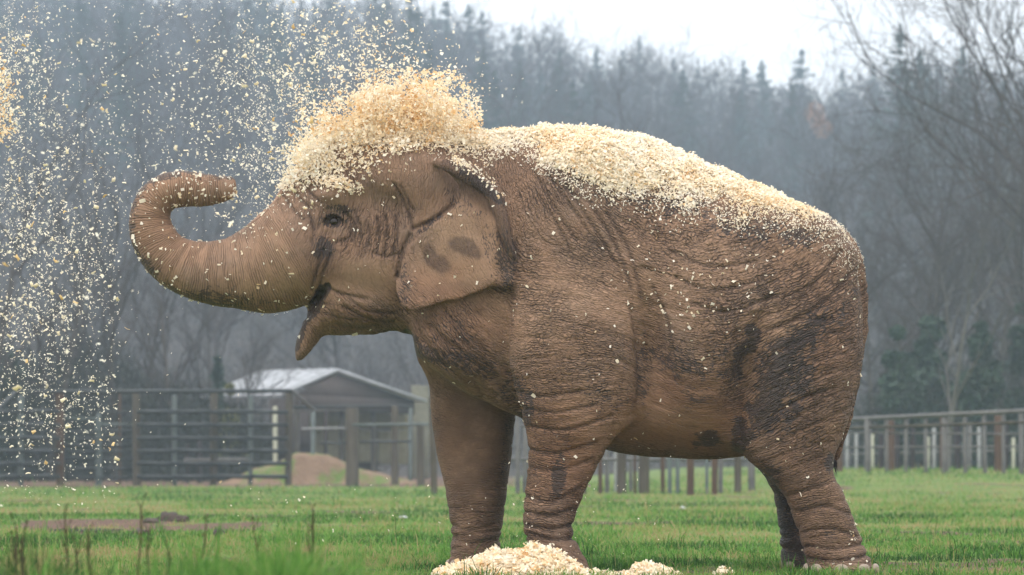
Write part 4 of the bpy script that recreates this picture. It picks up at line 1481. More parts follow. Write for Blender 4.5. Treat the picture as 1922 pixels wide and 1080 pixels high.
lipd = polydist([(614, 539), (602, 552), (588, 572), (572, 600), (561, 630), (555, 655)])     # the dark lining of the open mouth
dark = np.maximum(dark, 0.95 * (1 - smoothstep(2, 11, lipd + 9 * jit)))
rl = catmull(np.array([(825, 304), (850, 315), (880, 331), (908, 351), (930, 380), (942, 410), (950, 445), (963, 484)], dtype=float), 5)
rd_ = np.full(len(V), 1e9)
for a_, b_ in zip(rl[:-1], rl[1:]):
    e_ = b_ - a_
    t_ = np.clip(((vpx - a_[0]) * e_[0] + (vpy - a_[1]) * e_[1]) / e_.dot(e_), 0, 1)
    rd_ = np.minimum(rd_, np.hypot(vpx - a_[0] - t_ * e_[0], vpy - a_[1] - t_ * e_[1]))
rimm = (1 - smoothstep(11, 17, rd_ + 8 * jit)) * (ym < -0.40)
onear = (ym < -0.33)
spot = np.clip(blob(806, 478, 13, 26, -10, .4, .9) * onear + blob(824, 497, 20, 28, -50, .4, .9) * 1.1 * onear + blob(862, 458, 26, 18, 0, .4, .9) * onear + blob(884, 470, 22, 20, 30, .4, .9) * 1.05 * onear + blob(850, 540, 90, 16, -10, .8, .9) * .35 * onear + blob(757, 535, 20, 44, 0, .8, .6) * .45 + blob(950, 495, 22, 70, -5, .8, .6) * .6 * onear + blob(610, 470, 26, 28, 0, .6, .6) * .8 + blob(880, 360, 70, 18, 36, .7, .4) * .6 + blob(590, 470, 30, 60, 0, .9, .8) * .3 + blob(300, 500, 60, 40, 40, .9, .8) * .2 + rimm * .9, 0, 1)
net = np.clip(blob(1440, 520, 230, 190, 0, .8, .3) + blob(1560, 640, 120, 200, 0, .8, .3) + blob(1500, 760, 130, 160, 0, .8, .3) + 0.7 * blob(680, 460, 200, 160, 0, .8, .3) + .6 * blob(1250, 420, 120, 80, 0, .8, .3), 0, 1)
# ---- folds as geometry
disp = np.zeros(len(V))
fl = np.stack([flow[:, 0] * 5.0, flow[:, 1] * 30.0, V[:, 1] * 5], -1)
n1 = vnoise(fl + 2.3 * (vnoise(flow * 9)[:, None] - 0.5))
ridge = 1 - np.abs(2 * n1 - 1)
disp -= (0.0042 - 0.002 * smoothstep(780, 860, vpy)) * np.clip(ridge - 0.55, 0, 1) / 0.45 * wamp * (1 - tw)
n2 = vnoise(np.stack([flow[:, 0] * 3.2 + 9, flow[:, 1] * 12.0, V[:, 1] * 3], -1))
disp -= 0.006 * np.clip(1 - np.abs(2 * n2 - 1) - 0.7, 0, 1) / 0.3 * (1 - tw) * np.clip(wamp, 0, 1)
# trunk rings
n3 = vnoise(np.stack([tflow[:, 0] * 5, tflow[:, 1] * 42, V[:, 1] * 5], -1))
n4 = vnoise(np.stack([tflow[:, 0] * 3, tflow[:, 1] * 20, V[:, 1] * 3], -1))
upper = smoothstep(0.0, 0.6, np.where(tw > 0, tflow[:, 0], 0) / 0.2 * -TRUNK_SIGN) if True else 0
disp -= tw * (0.0035 * np.clip(1 - np.abs(2 * n3 - 1) - 0.5, 0, 1) + 0.010 * upper * np.clip(1 - np.abs(2 * n4 - 1) - 0.6, 0, 1) * (1 - smoothstep(0.35, 0.7, tflow[:, 1])))
# ankle folds
an = smoothstep(960, 1010, vpy)
n5 = vnoise(np.stack([flow[:, 0] * 3, flow[:, 1] * 17 + 5, V[:, 1] * 3], -1))
disp -= an * 0.011 * np.clip(1 - np.abs(2 * n5 - 1) - 0.6, 0, 1) / 0.4
# deep single folds traced from the photo: polyline (px), depth, width px
def fold(pl, depth, width):
    c_ = catmull(np.array(pl, dtype=float), 6)
    d_ = np.full(len(V), 1e9)
    lo, hi = c_.min(0) - 30, c_.max(0) + 30
    m = np.where((vpx > lo[0]) & (vpx < hi[0]) & (vpy > lo[1]) & (vpy < hi[1]))[0]
    best_ = np.full(len(m), 1e9)
    for a, b in zip(c_[:-1], c_[1:]):
        e = b - a
        t = np.clip(((vpx[m] - a[0]) * e[0] + (vpy[m] - a[1]) * e[1]) / (e.dot(e) + 1e-9), 0, 1)
        best_ = np.minimum(best_, np.hypot(vpx[m] - a[0] - t * e[0], vpy[m] - a[1] - t * e[1]))
    g = np.exp(-(best_ / width) ** 2)
    disp[m] -= depth * (1.5 if width < 4.6 and vpx[m].mean() > 800 else 1.0) * g
    return m, g


crack = np.zeros(len(V))
folds = [([(614, 539), (602, 552), (588, 572), (572, 596)], .014, 5.0), ([(790, 445), (812, 500), (816, 560)], -.004, 6), ([(850, 405), (858, 480), (852, 552)], -.004, 6), ([(893, 400), (906, 470), (900, 542)], -.004, 6), ([(775, 470), (770, 520), (760, 560)], .003, 5),
         ([(1000, 320), (1040, 390), (1080, 450)], .005, 4), ([(1030, 330), (1080, 400), (1130, 470)], .005, 4), ([(1065, 350), (1110, 420), (1160, 500)], .006, 4), ([(1100, 370), (1150, 450), (1185, 540)], .006, 4), ([(1015, 370), (1050, 430), (1075, 480)], .004, 4), ([(1140, 400), (1180, 470), (1205, 560)], .005, 4),
         ([(645, 578), (690, 602), (738, 606)], .006, 4), ([(630, 610), (670, 618), (710, 612)], .004, 4), ([(820, 640), (870, 690), (905, 745)], .008, 5), ([(860, 630), (920, 690), (965, 750)], .008, 5), ([(900, 610), (940, 670), (965, 720)], .006, 5),
         ([(985, 842), (1040, 852), (1120, 832)], .006, 4), ([(987, 876), (1050, 884), (1112, 862)], .005, 4), ([(990, 800), (1060, 808), (1150, 782)], .006, 4), ([(983, 930), (1035, 942), (1092, 915)], .006, 4), ([(982, 960), (1030, 968), (1080, 955)], .007, 4), ([(975, 765), (1040, 775), (1120, 760)], .005, 4), ([(965, 735), (1020, 745), (1090, 735)], .005, 4),
         ([(1260, 470), (1330, 500), (1420, 490)], .005, 4), ([(1270, 520), (1340, 545), (1430, 525)], .005, 4), ([(1300, 570), (1370, 585), (1450, 555)], .005, 4), ([(1470, 560), (1530, 530), (1580, 470)], .006, 4), ([(1490, 600), (1550, 565), (1602, 510)], .006, 4), ([(1440, 620), (1500, 600), (1560, 600)], .005, 4), ([(1430, 680), (1500, 640), (1590, 620)], .005, 4), ([(1440, 790), (1500, 750), (1570, 730)], .005, 4),
         ([(1500, 960), (1550, 950), (1595, 965)], .006, 4), ([(1506, 1000), (1560, 992), (1612, 1008)], .006, 4), ([(845, 990), (880, 1000), (935, 985)], .006, 4), ([(845, 1015), (885, 1025), (938, 1012)], .006, 4), ([(1240, 700), (1300, 730), (1370, 720)], .005, 6), ([(690, 415), (692, 440), (690, 470)], .006, 3.0), ([(708, 408), (711, 440), (706, 475)], .008, 3.0), ([(725, 405), (728, 440), (722, 478)], .008, 3.0), ([(741, 408), (746, 440), (738, 475)], .007, 3.0), ([(676, 420), (677, 445)], .005, 3.0), ([(700, 475), (725, 482), (748, 476)], .006, 3.0),
         ([(738, 345), (755, 375), (768, 405), (775, 430)], .008, 3.5), ([(775, 430), (810, 415), (850, 385)], .008, 4.0), ([(770, 440), (752, 480), (746, 520)], .010, 4.0), ([(752, 350), (775, 395)], .005, 3.0),
         ([(612, 540), (640, 552), (690, 562)], .006, 3.5), ([(608, 470), (596, 505), (585, 545)], .009, 3.5), ([(620, 480), (606, 515), (600, 540)], .009, 3.5), ([(655, 560), (690, 585), (740, 590)], .005, 3.5), ([(610, 590), (640, 600), (690, 606)], .004, 3.0), ([(645, 400), (664, 420), (655, 445), (630, 455)], .006, 3.0),
         ([(665, 395), (672, 425), (660, 450)], .005, 3.0), ([(545, 345), (560, 370), (580, 390)], .006, 3.0), ([(530, 365), (548, 390), (570, 410)], .006, 3.0), ([(560, 335), (580, 360), (596, 378)], .006, 3.0), ([(580, 400), (590, 430), (586, 455)], .006, 3.0),
         ([(1140, 480), (1168, 530), (1188, 580)], .006, 9.0), ([(1188, 580), (1198, 640), (1202, 700), (1201, 745), (1190, 780)], .016, 6.0), ([(1150, 690), (1134, 740), (1128, 800)], .002, 4), ([(1172, 705), (1160, 760), (1148, 815)], .002, 4),
         ([(1440, 560), (1420, 620), (1395, 690), (1385, 760), (1388, 830)], .012, 8.0), ([(1225, 540), (1250, 600), (1262, 660)], .005, 4.0), ([(800, 610), (860, 660), (930, 720), (975, 770)], .014, 7.0), ([(830, 580), (890, 640), (950, 700)], .008, 5.0), ([(790, 640), (850, 700), (930, 745)], .012, 6.0), ([(780, 600), (790, 640)], .008, 5.0),
         ([(1075, 985), (1040, 992), (985, 985)], .008, 4.0), ([(1080, 1010), (1040, 1012), (990, 1002)], .009, 4.0), ([(1470, 930), (1500, 925), (1560, 905)], .006, 5.0), ([(1630, 1040), (1580, 1052), (1515, 1050)], .009, 4.0), ([(1622, 1020), (1570, 1030), (1512, 1026)], .006, 3.0)]
for pl, dp, wd in folds:
    m, g = fold(pl, dp, wd)
    crack[m] = np.maximum(crack[m], g * (V[m, 1] < 0.15) * min(1, max(dp, 0) / 0.007) * (1.0 if wd < 4.6 else 0.25))
V = V + Nn * disp[:, None]
Nn = vert_normals(V, Q)

# ---- skin material
n = N("elephant_skin")
fv, tv_ = n.attr("flow", True), n.attr("tflow", True)
oc = n.coord("Object")
twn, dk, rd, pl_, wa, ck = n.attr("tw"), n.attr("dark"), n.attr("red"), n.attr("pale"), n.attr("wamp"), n.attr("crack")
dist = n.vmath('SUBTRACT', n.noise(oc, 11.0, 4.0, 0.6, True), (0.5, 0.5, 0.5))
fw = n.vmath('ADD', fv, n.vmath('MULTIPLY', dist, (0.06, 0.050, 0.05)))
tw2 = n.vmath('ADD', tv_, n.vmath('MULTIPLY', dist, (0.05, 0.010, 0.05)))
nt = n.attr("net")
v2 = n.vor(n.vmath('MULTIPLY', fw, (36, 84, 36)), 1.0)


def comp(vec, i):
    x = n.node("ShaderNodeSeparateXYZ")
    n.link(vec, x.inputs[0])
    return x.outputs[i]


def rows(vec, fr, fc, warp, w1, w2):
    """creased hide: long wavy furrows, broken across by short offset cracks. Returns (furrow, cross crack)"""
    wv = n.math('MULTIPLY', n.math('SUBTRACT', n.noise(n.vmath('MULTIPLY', vec, (fr * 0.13, fr * 0.30, fr * 0.13)), 1.0, 2.0, 0.5), 0.5), warp)
    r = n.math('ADD', n.math('MULTIPLY', comp(vec, 1), fr), wv)
    fur = n.math('SUBTRACT', 1.0, n.ss(0.0, w1, n.math('PINGPONG', r, 0.5)))
    row = n.math('FLOOR', r)
    wn_ = n.node("ShaderNodeTexWhiteNoise", noise_dimensions='1D')
    n.link(row, wn_.inputs["W"])
    cw_ = n.math('MULTIPLY', n.noise(n.vmath('MULTIPLY', vec, (fc * 0.6, fr * 0.5, fc * 0.6)), 1.0, 2.0, 0.5), 2.6)
    q = n.math('ADD', n.math('ADD', n.math('MULTIPLY', comp(vec, 0), fc), n.math('MULTIPLY', comp(vec, 2), fc * 0.7)), n.math('ADD', n.math('MULTIPLY', wn_.outputs["Value"], 9.0), cw_))
    crs = n.math('SUBTRACT', 1.0, n.ss(0.0, w2, n.math('PINGPONG', q, 0.5)))
    return fur, crs


def fade(vec, sc, lo=0.36, hi=0.6):
    return n.ss(lo, hi, n.noise(n.vmath('MULTIPLY', vec, sc), 1.0, 2.0, 0.5))


fa, ca_ = rows(fw, 88.0, 24.0, 2.6, 0.36, 0.14)          # fine parallel furrows
fb_, cb_ = rows(fw, 58.0, 30.0, 2.4, 0.32, 0.20)         # broader plates on rump and flank
ft, ct_ = rows(tw2, 84.0, 14.0, 2.0, 0.32, 0.14)         # rings of the trunk
ma = n.math('ADD', 0.25, n.math('MULTIPLY', fade(fw, (10, 46, 10)), 0.75))
mb = n.math('ADD', 0.35, n.math('MULTIPLY', fade(fw, (12, 30, 12)), 0.65))
mc_ = fade(fw, (16, 22, 16), 0.38, 0.56)
c2 = n.math('SUBTRACT', 1.0, n.ss(0.0, 0.2, v2))
vn = n.vor(n.vmath('MULTIPLY', fw, (26, 50, 26)), 1.0)
cn = n.math('SUBTRACT', 1.0, n.ss(0.0, 0.22, vn))
var = n.ss(0.35, 0.65, n.noise(oc, 3.5, 3.0))                     # wrinkles fade in and out over the hide
var = n.math('ADD', 0.5, n.math('MULTIPLY', var, 0.5))
fine_ = n.math('ADD', n.math('ADD', n.math('MULTIPLY', n.math('MULTIPLY', fa, ma), 0.52), n.math('MULTIPLY', c2, 0.26)), n.math('ADD', n.math('MULTIPLY', n.math('MULTIPLY', ca_, mc_), 0.22), n.math('MULTIPLY', n.math('MULTIPLY', fb_, mb), 0.28)))
plate = n.math('ADD', n.math('MULTIPLY', n.math('MULTIPLY', fb_, mb), 0.50), n.math('ADD', n.math('MULTIPLY', n.math('MULTIPLY', cb_, mc_), 0.40), n.math('MULTIPLY', n.math('MULTIPLY', cn, n.math('ADD', 0.4, n.math('MULTIPLY', mb, 0.6))), 0.62)))
plate = n.math('ADD', plate, n.math('MULTIPLY', n.math('MULTIPLY', fa, ma), 0.18))
hide = n.mix(nt, fine_, plate)
hide = n.math('MULTIPLY', n.math('ADD', hide, n.math('MULTIPLY', c2, 0.20)), var)
trk_ = n.math('ADD', n.math('MULTIPLY', n.math('MULTIPLY', ft, n.math('ADD', 0.3, n.math('MULTIPLY', fade(tw2, (6, 26, 6)), 0.7))), 0.44), n.math('MULTIPLY', ct_, 0.14))
crease = n.mix(twn, hide, trk_)
crease = n.math('MULTIPLY', crease, wa)
crease = n.math('ADD', crease, n.math('MULTIPLY', ck, 0.50))
grain = n.noise(oc, 240.0, 2.0)
hgt = n.math('SUBTRACT', n.math('MULTIPLY', grain, 0.14), crease)
nm = n.bump(hgt, 0.0115, 1.0)
f1 = n.noise(oc, 2.2, 5.0, 0.6)
f2 = n.noise(oc, 9.0, 5.0, 0.65)
base = n.mix(n.ss(0.3, 0.7, f1), (0.240, 0.138, 0.084), (0.340, 0.207, 0.131))
base = n.mix(n.math('MULTIPLY', n.ss(0.42, 0.68, n.noise(n.vmath('ADD', oc, (7.0, 3.0, 1.0)), 1.7, 6.0, 0.65)), 0.65), base, (0.205, 0.148, 0.114))
base = n.mix(n.math('MULTIPLY', n.ss(0.35, 0.75, f2), 0.5), base, (0.180, 0.102, 0.062))
base = n.mix(n.math('MULTIPLY', rd, 0.7), base, (0.25, 0.124, 0.069))
base = n.mix(n.math('MULTIPLY', pl_, 0.7), base, (0.37, 0.242, 0.158))
spots = n.math('MULTIPLY', n.ss(0.60, 0.68, n.noise(oc, 70.0, 3.0)), n.math('MULTIPLY', pl_, 0.35))
base = n.mix(spots, base, (0.10, 0.06, 0.045))
# soil caught in the creases
base = n.mix(n.math('MULTIPLY', n.math('MINIMUM', n.math('MULTIPLY', crease, 1.25), 1.0), 0.80), base, (0.026, 0.016, 0.012))
sp = n.math('MULTIPLY', n.attr('spot'), n.math('ADD', 0.35, n.math('MULTIPLY', n.noise(oc, 30.0, 5.0, 0.7), 0.8)), clamp=True)
base = n.mix(n.math('MULTIPLY', sp, 0.85), base, (0.060, 0.038, 0.031))
wt = n.math('MULTIPLY', n.attr('wet_shade'), n.ss(0.25, 0.6, n.noise(oc, 5.0, 5.0, 0.7)))
base = n.mix(n.math('MULTIPLY', wt, 0.62), base, (0.070, 0.040, 0.026))
# wet mud stains and painted shade, with ragged edges
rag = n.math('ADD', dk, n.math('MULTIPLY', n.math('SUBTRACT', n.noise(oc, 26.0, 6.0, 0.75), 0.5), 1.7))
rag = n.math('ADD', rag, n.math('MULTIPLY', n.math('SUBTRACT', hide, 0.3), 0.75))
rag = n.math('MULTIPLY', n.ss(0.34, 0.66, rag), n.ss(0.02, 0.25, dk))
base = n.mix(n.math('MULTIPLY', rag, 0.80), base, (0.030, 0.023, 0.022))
rough = n.math('SUBTRACT', n.math('SUBTRACT', 0.78, n.math('MULTIPLY', rag, 0.2)), n.math('MULTIPLY', wt, 0.12))
M_SKIN = n.bsdf(base, rough, nm, 0.3)

OFF = np.array([PX(1150), 0.0, 0.0])
body_me = np_mesh("elephant", V - OFF, Q, M_SKIN, {"flow": flow, "tflow": tflow, "tw": tw, "dark": dark, "red": red, "pale": pale, "wamp": wamp, "crack": crack, "net": net, "wet_shade": wet_shade, "spot": spot})
ele = add("elephant", body_me, loc=tuple(OFF))
tag(ele, "brown muddy elephant standing in profile, trunk curled up, mouth open", "elephant")

# eyes
def uv_ball(r, seg=24, rings=14):
    th = np.linspace(0, pi, rings)
    ph = np.linspace(0, 2 * pi, seg, endpoint=False)
    T_, Pp = np.meshgrid(th, ph, indexing='ij')
    v = np.stack([np.sin(T_) * np.cos(Pp), np.sin(T_) * np.sin(Pp), np.cos(T_)], -1).reshape(-1, 3) * r
    fs = np.array([(i * seg + j, i * seg + (j + 1) % seg, (i + 1) * seg + (j + 1) % seg, (i + 1) * seg + j) for i in range(rings - 1) for j in range(seg)])
    return v, fs[:, ::-1]


ne = N("eye_brown")
M_EYE = ne.bsdf(ne.mix(ne.noise(ne.coord("Object"), 60.0), (0.008, 0.005, 0.004), (0.03, 0.016, 0.01)), 0.18, None, 0.5)
ev, ef = uv_ball(0.036)
for s in (1, -1):
    add("eye", np_mesh("eye", ev, ef, M_EYE), ele, np.array([EYE_C[0], EYE_C[1] * s, EYE_C[2]]) - OFF)
# toenails
nn = N("toenail_horn")
M_NAIL = nn.bsdf(nn.mix(nn.noise(nn.coord("Object"), 40.0, 4.0), (0.22, 0.17, 0.13), (0.36, 0.29, 0.235)), 0.6, None, 0.3)
nv, nf_ = uv_ball(1.0, 16, 10)
nv = nv * np.array([0.040, 0.020, 0.030])
nail_me = np_mesh("toenail", nv, nf_, M_NAIL)
for (cx_, cy_, ra, rb, angs) in ((PX(1579, -.4), -.40, .197, .185, (-95, -55, -20, -140, -175)), (PX(1063, -.41), -.41, .16, .176, (-100, -65, -140, -180, -215)), (PX(892, .36), .36, .155, .17, (-100, -140, -180, -220)), (PX(1523, .36), .36, .168, .18, (-140, -180, -220))):
    for a in angs:
        t = radians(a)
        o = add("toenail", nail_me, ele, np.array([cx_ + cos(t) * ra * 0.97, cy_ + sin(t) * rb * 0.97, 0.024]) - OFF)
        o.rotation_euler = (0, 0, t + pi / 2)
# tail tuft
hv_, hfc = [], []
for i in range(120):
    b = P(1565 + random.gauss(0, 3), 860 + random.uniform(-8, 10), random.gauss(0, 0.012))
    e = b + np.array([random.gauss(-0.01, 0.02), random.gauss(0, 0.015), -random.uniform(0.03, 0.10)])
    hv_ += [b + [-0.002, 0, 0], b + [0.002, 0, 0], e]
hv_ = np.array(hv_) - OFF
add("tail_hair", np_mesh("tail_hair", hv_, np.arange(len(hv_)).reshape(-1, 3), M_DARKPOST), ele)

# ------------------------------------------------------------------ wood shavings
FR = np.random.default_rng(99)


def flakes(c, L, W, R, flat_n=None, curl=0.5):
    """curled strips: 3 cross rows, 4 triangles each. c (n,3)"""
    m = len(c)
    e1 = R.normal(0, 1, (m, 3))
    e1 /= np.linalg.norm(e1, axis=1, keepdims=True)
    t = R.normal(0, 1, (m, 3))
    if flat_n is not None:
        nz_ = flat_n + R.normal(0, 0.55, (m, 3))
        nz_ /= np.linalg.norm(nz_, axis=1, keepdims=True)
        e1 = e1 - nz_ * (e1 * nz_).sum(1, keepdims=True)
        e1 /= np.linalg.norm(e1, axis=1, keepdims=True) + 1e-9
        e2 = np.cross(nz_, e1)
    else:
        e2 = np.cross(e1, t)
        e2 /= np.linalg.norm(e2, axis=1, keepdims=True) + 1e-9
    e3 = np.cross(e1, e2)
    L = np.asarray(L)[:, None]
    W = np.asarray(W)[:, None]
    k = (R.uniform(-1, 1, (m, 1)) * curl) * L
    rows_ = []
    for s in (-1, 0, 1):
        mid = c + e1 * L * 0.5 * s + e3 * k * (s * s - 0.5)
        wv = W * R.uniform(0.3, 0.6, (m, 1))
        rows_ += [mid - e2 * wv, mid + e2 * wv]
    V = np.stack(rows_, 1)
    b = (np.arange(m) * 6)[:, None]
    Fq = np.concatenate([b + np.array([[0, 2, 3, 1]]), b + np.array([[2, 4, 5, 3]])])
    return V.reshape(-1, 3), Fq


def flake_obj(name, c, L, W, R, rnd, flat_n=None, curl=0.5):
    V, Fq = flakes(c, L, W, R, flat_n, curl)
    return add(name, np_mesh(name, V, Fq, M_SHAV, {"rnd": np.repeat(np.clip(rnd, 0, 1), 6)}, smooth=False))


upn = Nn[:, 2]
# lower border of the solid layer and of the dusting on the back (photo rows)
solid = np.interp(vpx, [840, 880, 950, 1000, 1050, 1100, 1150, 1200, 1300, 1400, 1480, 1540, 1570], [262, 268, 268, 276, 300, 328, 345, 356, 372, 388, 398, 402, 404])
sparse = solid + np.interp(vpx, [840, 900, 1000, 1100, 1200, 1400, 1560, 1600], [26, 46, 62, 72, 72, 66, 60, 60])
bn = (fbm(np.stack([vpx / 34, vpy / 34, V[:, 1] * 8], -1), 4) - 0.5) * 70 + (fbm(np.stack([vpx / 90, vpy / 60, V[:, 1] * 4], -1), 2) - 0.5) * 40
on_back = (vpx > 850) & (vpx < 1612) & (np.abs(V[:, 1]) < 0.66) & (vpy < 500)
on_back &= ~((ym < -0.34) & (vpx < 985) & (vpy > 296))
p_solid = np.where(on_back & (upn > 0.0) & (vpx < 1570), 1 - smoothstep(-26, 16, vpy + bn - solid), 0)
p_sp = np.where(on_back & (upn > -0.1), np.clip(1 - (vpy + bn - solid) / (sparse - solid), 0, 1) ** 1.9, 0)


def pick(prob, n):
    cw = np.cumsum(prob)
    return np.searchsorted(cw, FR.random(n) * cw[-1])


def tanjit(i, s):
    return V[i] + FR.normal(0, s, (len(i), 3))


p_solid *= 1 - 0.72 * smoothstep(1380, 1520, vpx)
i1 = pick(p_solid, 82000)
lift = FR.random(len(i1)) ** 1.3
thick = (0.006 + 0.048 * np.clip(fbm(np.stack([V[i1, 0] * 11, V[i1, 1] * 11, V[i1, 2] * 0], -1), 3) - 0.28, 0, 1)) * p_solid[i1]
c1_ = tanjit(i1, 0.006) + Nn[i1] * 0.004 + np.array([0, 0, 1.0]) * (lift * thick * 1.6)[:, None]
i2 = pick(p_sp, 46000)
c2_ = tanjit(i2, 0.006) + Nn[i2] * 0.005
c = np.concatenate([c1_, c2_])
nrm = np.concatenate([Nn[i1], Nn[i2]])
tone = fbm(np.stack([c[:, 0] * 5, c[:, 1] * 5, c[:, 2] * 5], -1), 3)
rnd = np.concatenate([FR.beta(1.1, 3.2, len(i1)), FR.beta(1.0, 5, len(i2))]) + (tone - 0.5) * 0.7
dust = pick(np.where((upn > -0.05), reg_d := np.clip(blob(1510, 425, 110, 42, 18, .8, .6) + blob(1590, 470, 30, 70, -20, .8, .6), 0, 1), 0) * (vpx < 1625), 3600)
c = np.concatenate([c, tanjit(dust, 0.004) + Nn[dust] * 0.004])
nrm = np.concatenate([nrm, Nn[dust]])
rnd = np.concatenate([rnd, FR.beta(1, 8, len(dust))])
L = np.concatenate([FR.gamma(4.0, .0027, len(i1)) + 0.0035, FR.gamma(3.0, .0026, len(i2)) + .003, FR.uniform(.003, .008, len(dust))])
W = np.concatenate([L[:len(i1)] * FR.uniform(.35, .8, len(i1)), FR.uniform(.004, .008, len(i2)), FR.uniform(.003, .006, len(dust))])
o = flake_obj("back_shavings", c, L, W, FR, rnd, nrm, 0.35)
tag(o, "thick cream layer of wood shavings lying along the elephant's back", "wood shavings", kind="stuff")

# head: shavings caught on crown, brow, trunk ridge, ear rim, and specks all over
def reg(cx, cy, rx, ry, rot=0):
    return blob(cx, cy, rx, ry, rot, .7, .8)


p_h = np.where(upn > 0.05, 0.9 * reg(720, 262, 180, 30) + 0.8 * reg(600, 310, 50, 40), 0) + 0.9 * reg(640, 348, 38, 16, 10) * (ym < -0.1) + 0.55 * reg(560, 335, 40, 28, -35) + 0.35 * reg(660, 310, 60, 30)
p_h = p_h + 0.5 * reg(862, 305, 28, 10, 20) * (ym < -.3) + np.where((ym < -.36) & (upn > 0.35), 0.22 * reg(895, 340, 70, 26, 38), 0)
i3 = pick(np.clip(p_h, 0, None), 9500)
p_t = tw * (0.25 + 0.75 * smoothstep(0.5, 1.3, tflow[:, 1])) * 1.0
i4 = pick(p_t, 420)
p_all = np.where((ym < -0.05), 0.02 + 0.25 * reg(1300, 540, 160, 90) + 0.10 * reg(850, 410, 60, 20) + 0.5 * reg(1598, 1010, 18, 22) + 0.4 * reg(1575, 1055, 45, 16) + 0.12 * reg(700, 330, 100, 60) + 0.08 * reg(560, 430, 50, 50), 0) * (V[:, 1] < 0.1)
i5 = pick(p_all, 520)
ii = np.concatenate([i3, i4, i5])
c = tanjit(ii, 0.004) + Nn[ii] * np.concatenate([FR.random(len(i3)) * 0.03 + 0.004, np.full(len(i4) + len(i5), 0.006)])[:, None]
L = np.concatenate([FR.uniform(.008, .022, len(i3)), FR.gamma(3, .0045, len(i4)) + 0.005, FR.gamma(3, .0035, len(i5)) + 0.004])
W = L * FR.uniform(0.35, 0.75, len(ii))
rnd = FR.beta(1.0, 3.2, len(ii)) + np.concatenate([0.35 * (fbm(V[i3] * 6, 2) - 0.35), np.zeros(len(i4) + len(i5))])
o = flake_obj("head_shavings", c, L, W, FR, rnd, Nn[ii], 0.35)
tag(o, "cream wood shavings stuck on the elephant's crown, brow, trunk and flank", "wood shavings", kind="stuff")


# plume bursting over the head
def in_poly(pts, poly):
    return poly_sdf(np.array(poly, dtype=float), pts[:, 0], pts[:, 1])


def plume(poly_, n_, depth, fall):
    out = np.zeros((0, 2))
    poly_ = catmull(np.array(poly_, dtype=float), 4, True)
    lo, hi = poly_.min(0) - 40, poly_.max(0) + 40
    while len(out) < n_:
        q = FR.uniform(lo, hi, (n_, 2))
        nn_ = (fbm(np.column_stack([q / 36, np.zeros(len(q))]), 4) - 0.5) * 2.6
        s_ = in_poly(q, poly_) + nn_ * fall
        keep = FR.random(len(q)) < np.where(s_ < 0, 1.0, np.exp(-s_ / (fall * 0.55)))
        out = np.concatenate([out, q[keep]])
    out = out[:n_]
    yy = FR.normal(0, depth, n_)
    D = 20 + yy
    return np.stack([(out[:, 0] - CX) / F * D, yy, CAM_Z + (CY - out[:, 1]) / F * D], -1), out


core = [(606, 266), (628, 236), (662, 212), (704, 188), (740, 174), (790, 169), (832, 178), (858, 192), (866, 212), (862, 240), (846, 268), (820, 276), (770, 270), (700, 262), (640, 285), (600, 305), (575, 320), (572, 300)]
ca, qa = plume(core, 26000, 0.16, 27)
wn_ = fbm(np.column_stack([qa[:, 0] / 34 + qa[:, 1] / 60, qa[:, 1] / 34, ca[:, 1] * 4]), 3)
kp = FR.random(len(qa)) < 0.25 + 0.75 * smoothstep(0.34, 0.56, wn_ + 0.18 * smoothstep(150, 230, qa[:, 1]))
ca, qa = ca[kp], qa[kp]
wisps = []
for (x0, y0, x1, y1, w0, n0) in ((640, 200, 610, 60, 26, 330), (700, 165, 690, 40, 30, 420), (760, 150, 770, 80, 26, 300), (830, 160, 850, 110, 20, 150), (600, 240, 560, 130, 26, 420), (880, 200, 905, 150, 14, 70), (720, 160, 640, 0, 40, 240), (590, 290, 560, 262, 16, 200), (560, 330, 520, 345, 12, 160)):
    n0 = int(n0 * 0.75)
    t_ = FR.random(n0) ** 1.4
    wisps.append(np.column_stack([x0 + (x1 - x0) * t_ + FR.normal(0, w0, n0) * (0.5 + 0.9 * t_), y0 + (y1 - y0) * t_ + FR.normal(0, w0, n0) * (0.5 + 0.9 * t_)]))
qb = np.concatenate(wisps)
yb = FR.normal(0, 0.2, len(qb))
cb = np.stack([(qb[:, 0] - CX) / F * (20 + yb), yb, CAM_Z + (CY - qb[:, 1]) / F * (20 + yb)], -1)
c = np.concatenate([ca, cb])
low = smoothstep(235, 285, np.concatenate([qa, qb])[:, 1])
tone = fbm(c * 9, 3)
rnd = 0.56 + FR.normal(0, 0.15, len(c)) + (tone - 0.5) * 1.7 - 0.35 * low - np.concatenate([np.zeros(len(ca)), np.full(len(cb), 0.25)])
L = FR.gamma(3.5, .0028, len(c)) + .004
W = L * FR.uniform(0.35, 0.8, len(c))
o = flake_obj("shavings_plume", c, L, W, FR, rnd, None, 0.4)
tag(o, "amber plume of wood shavings bursting over the elephant's head", "wood shavings", kind="stuff")

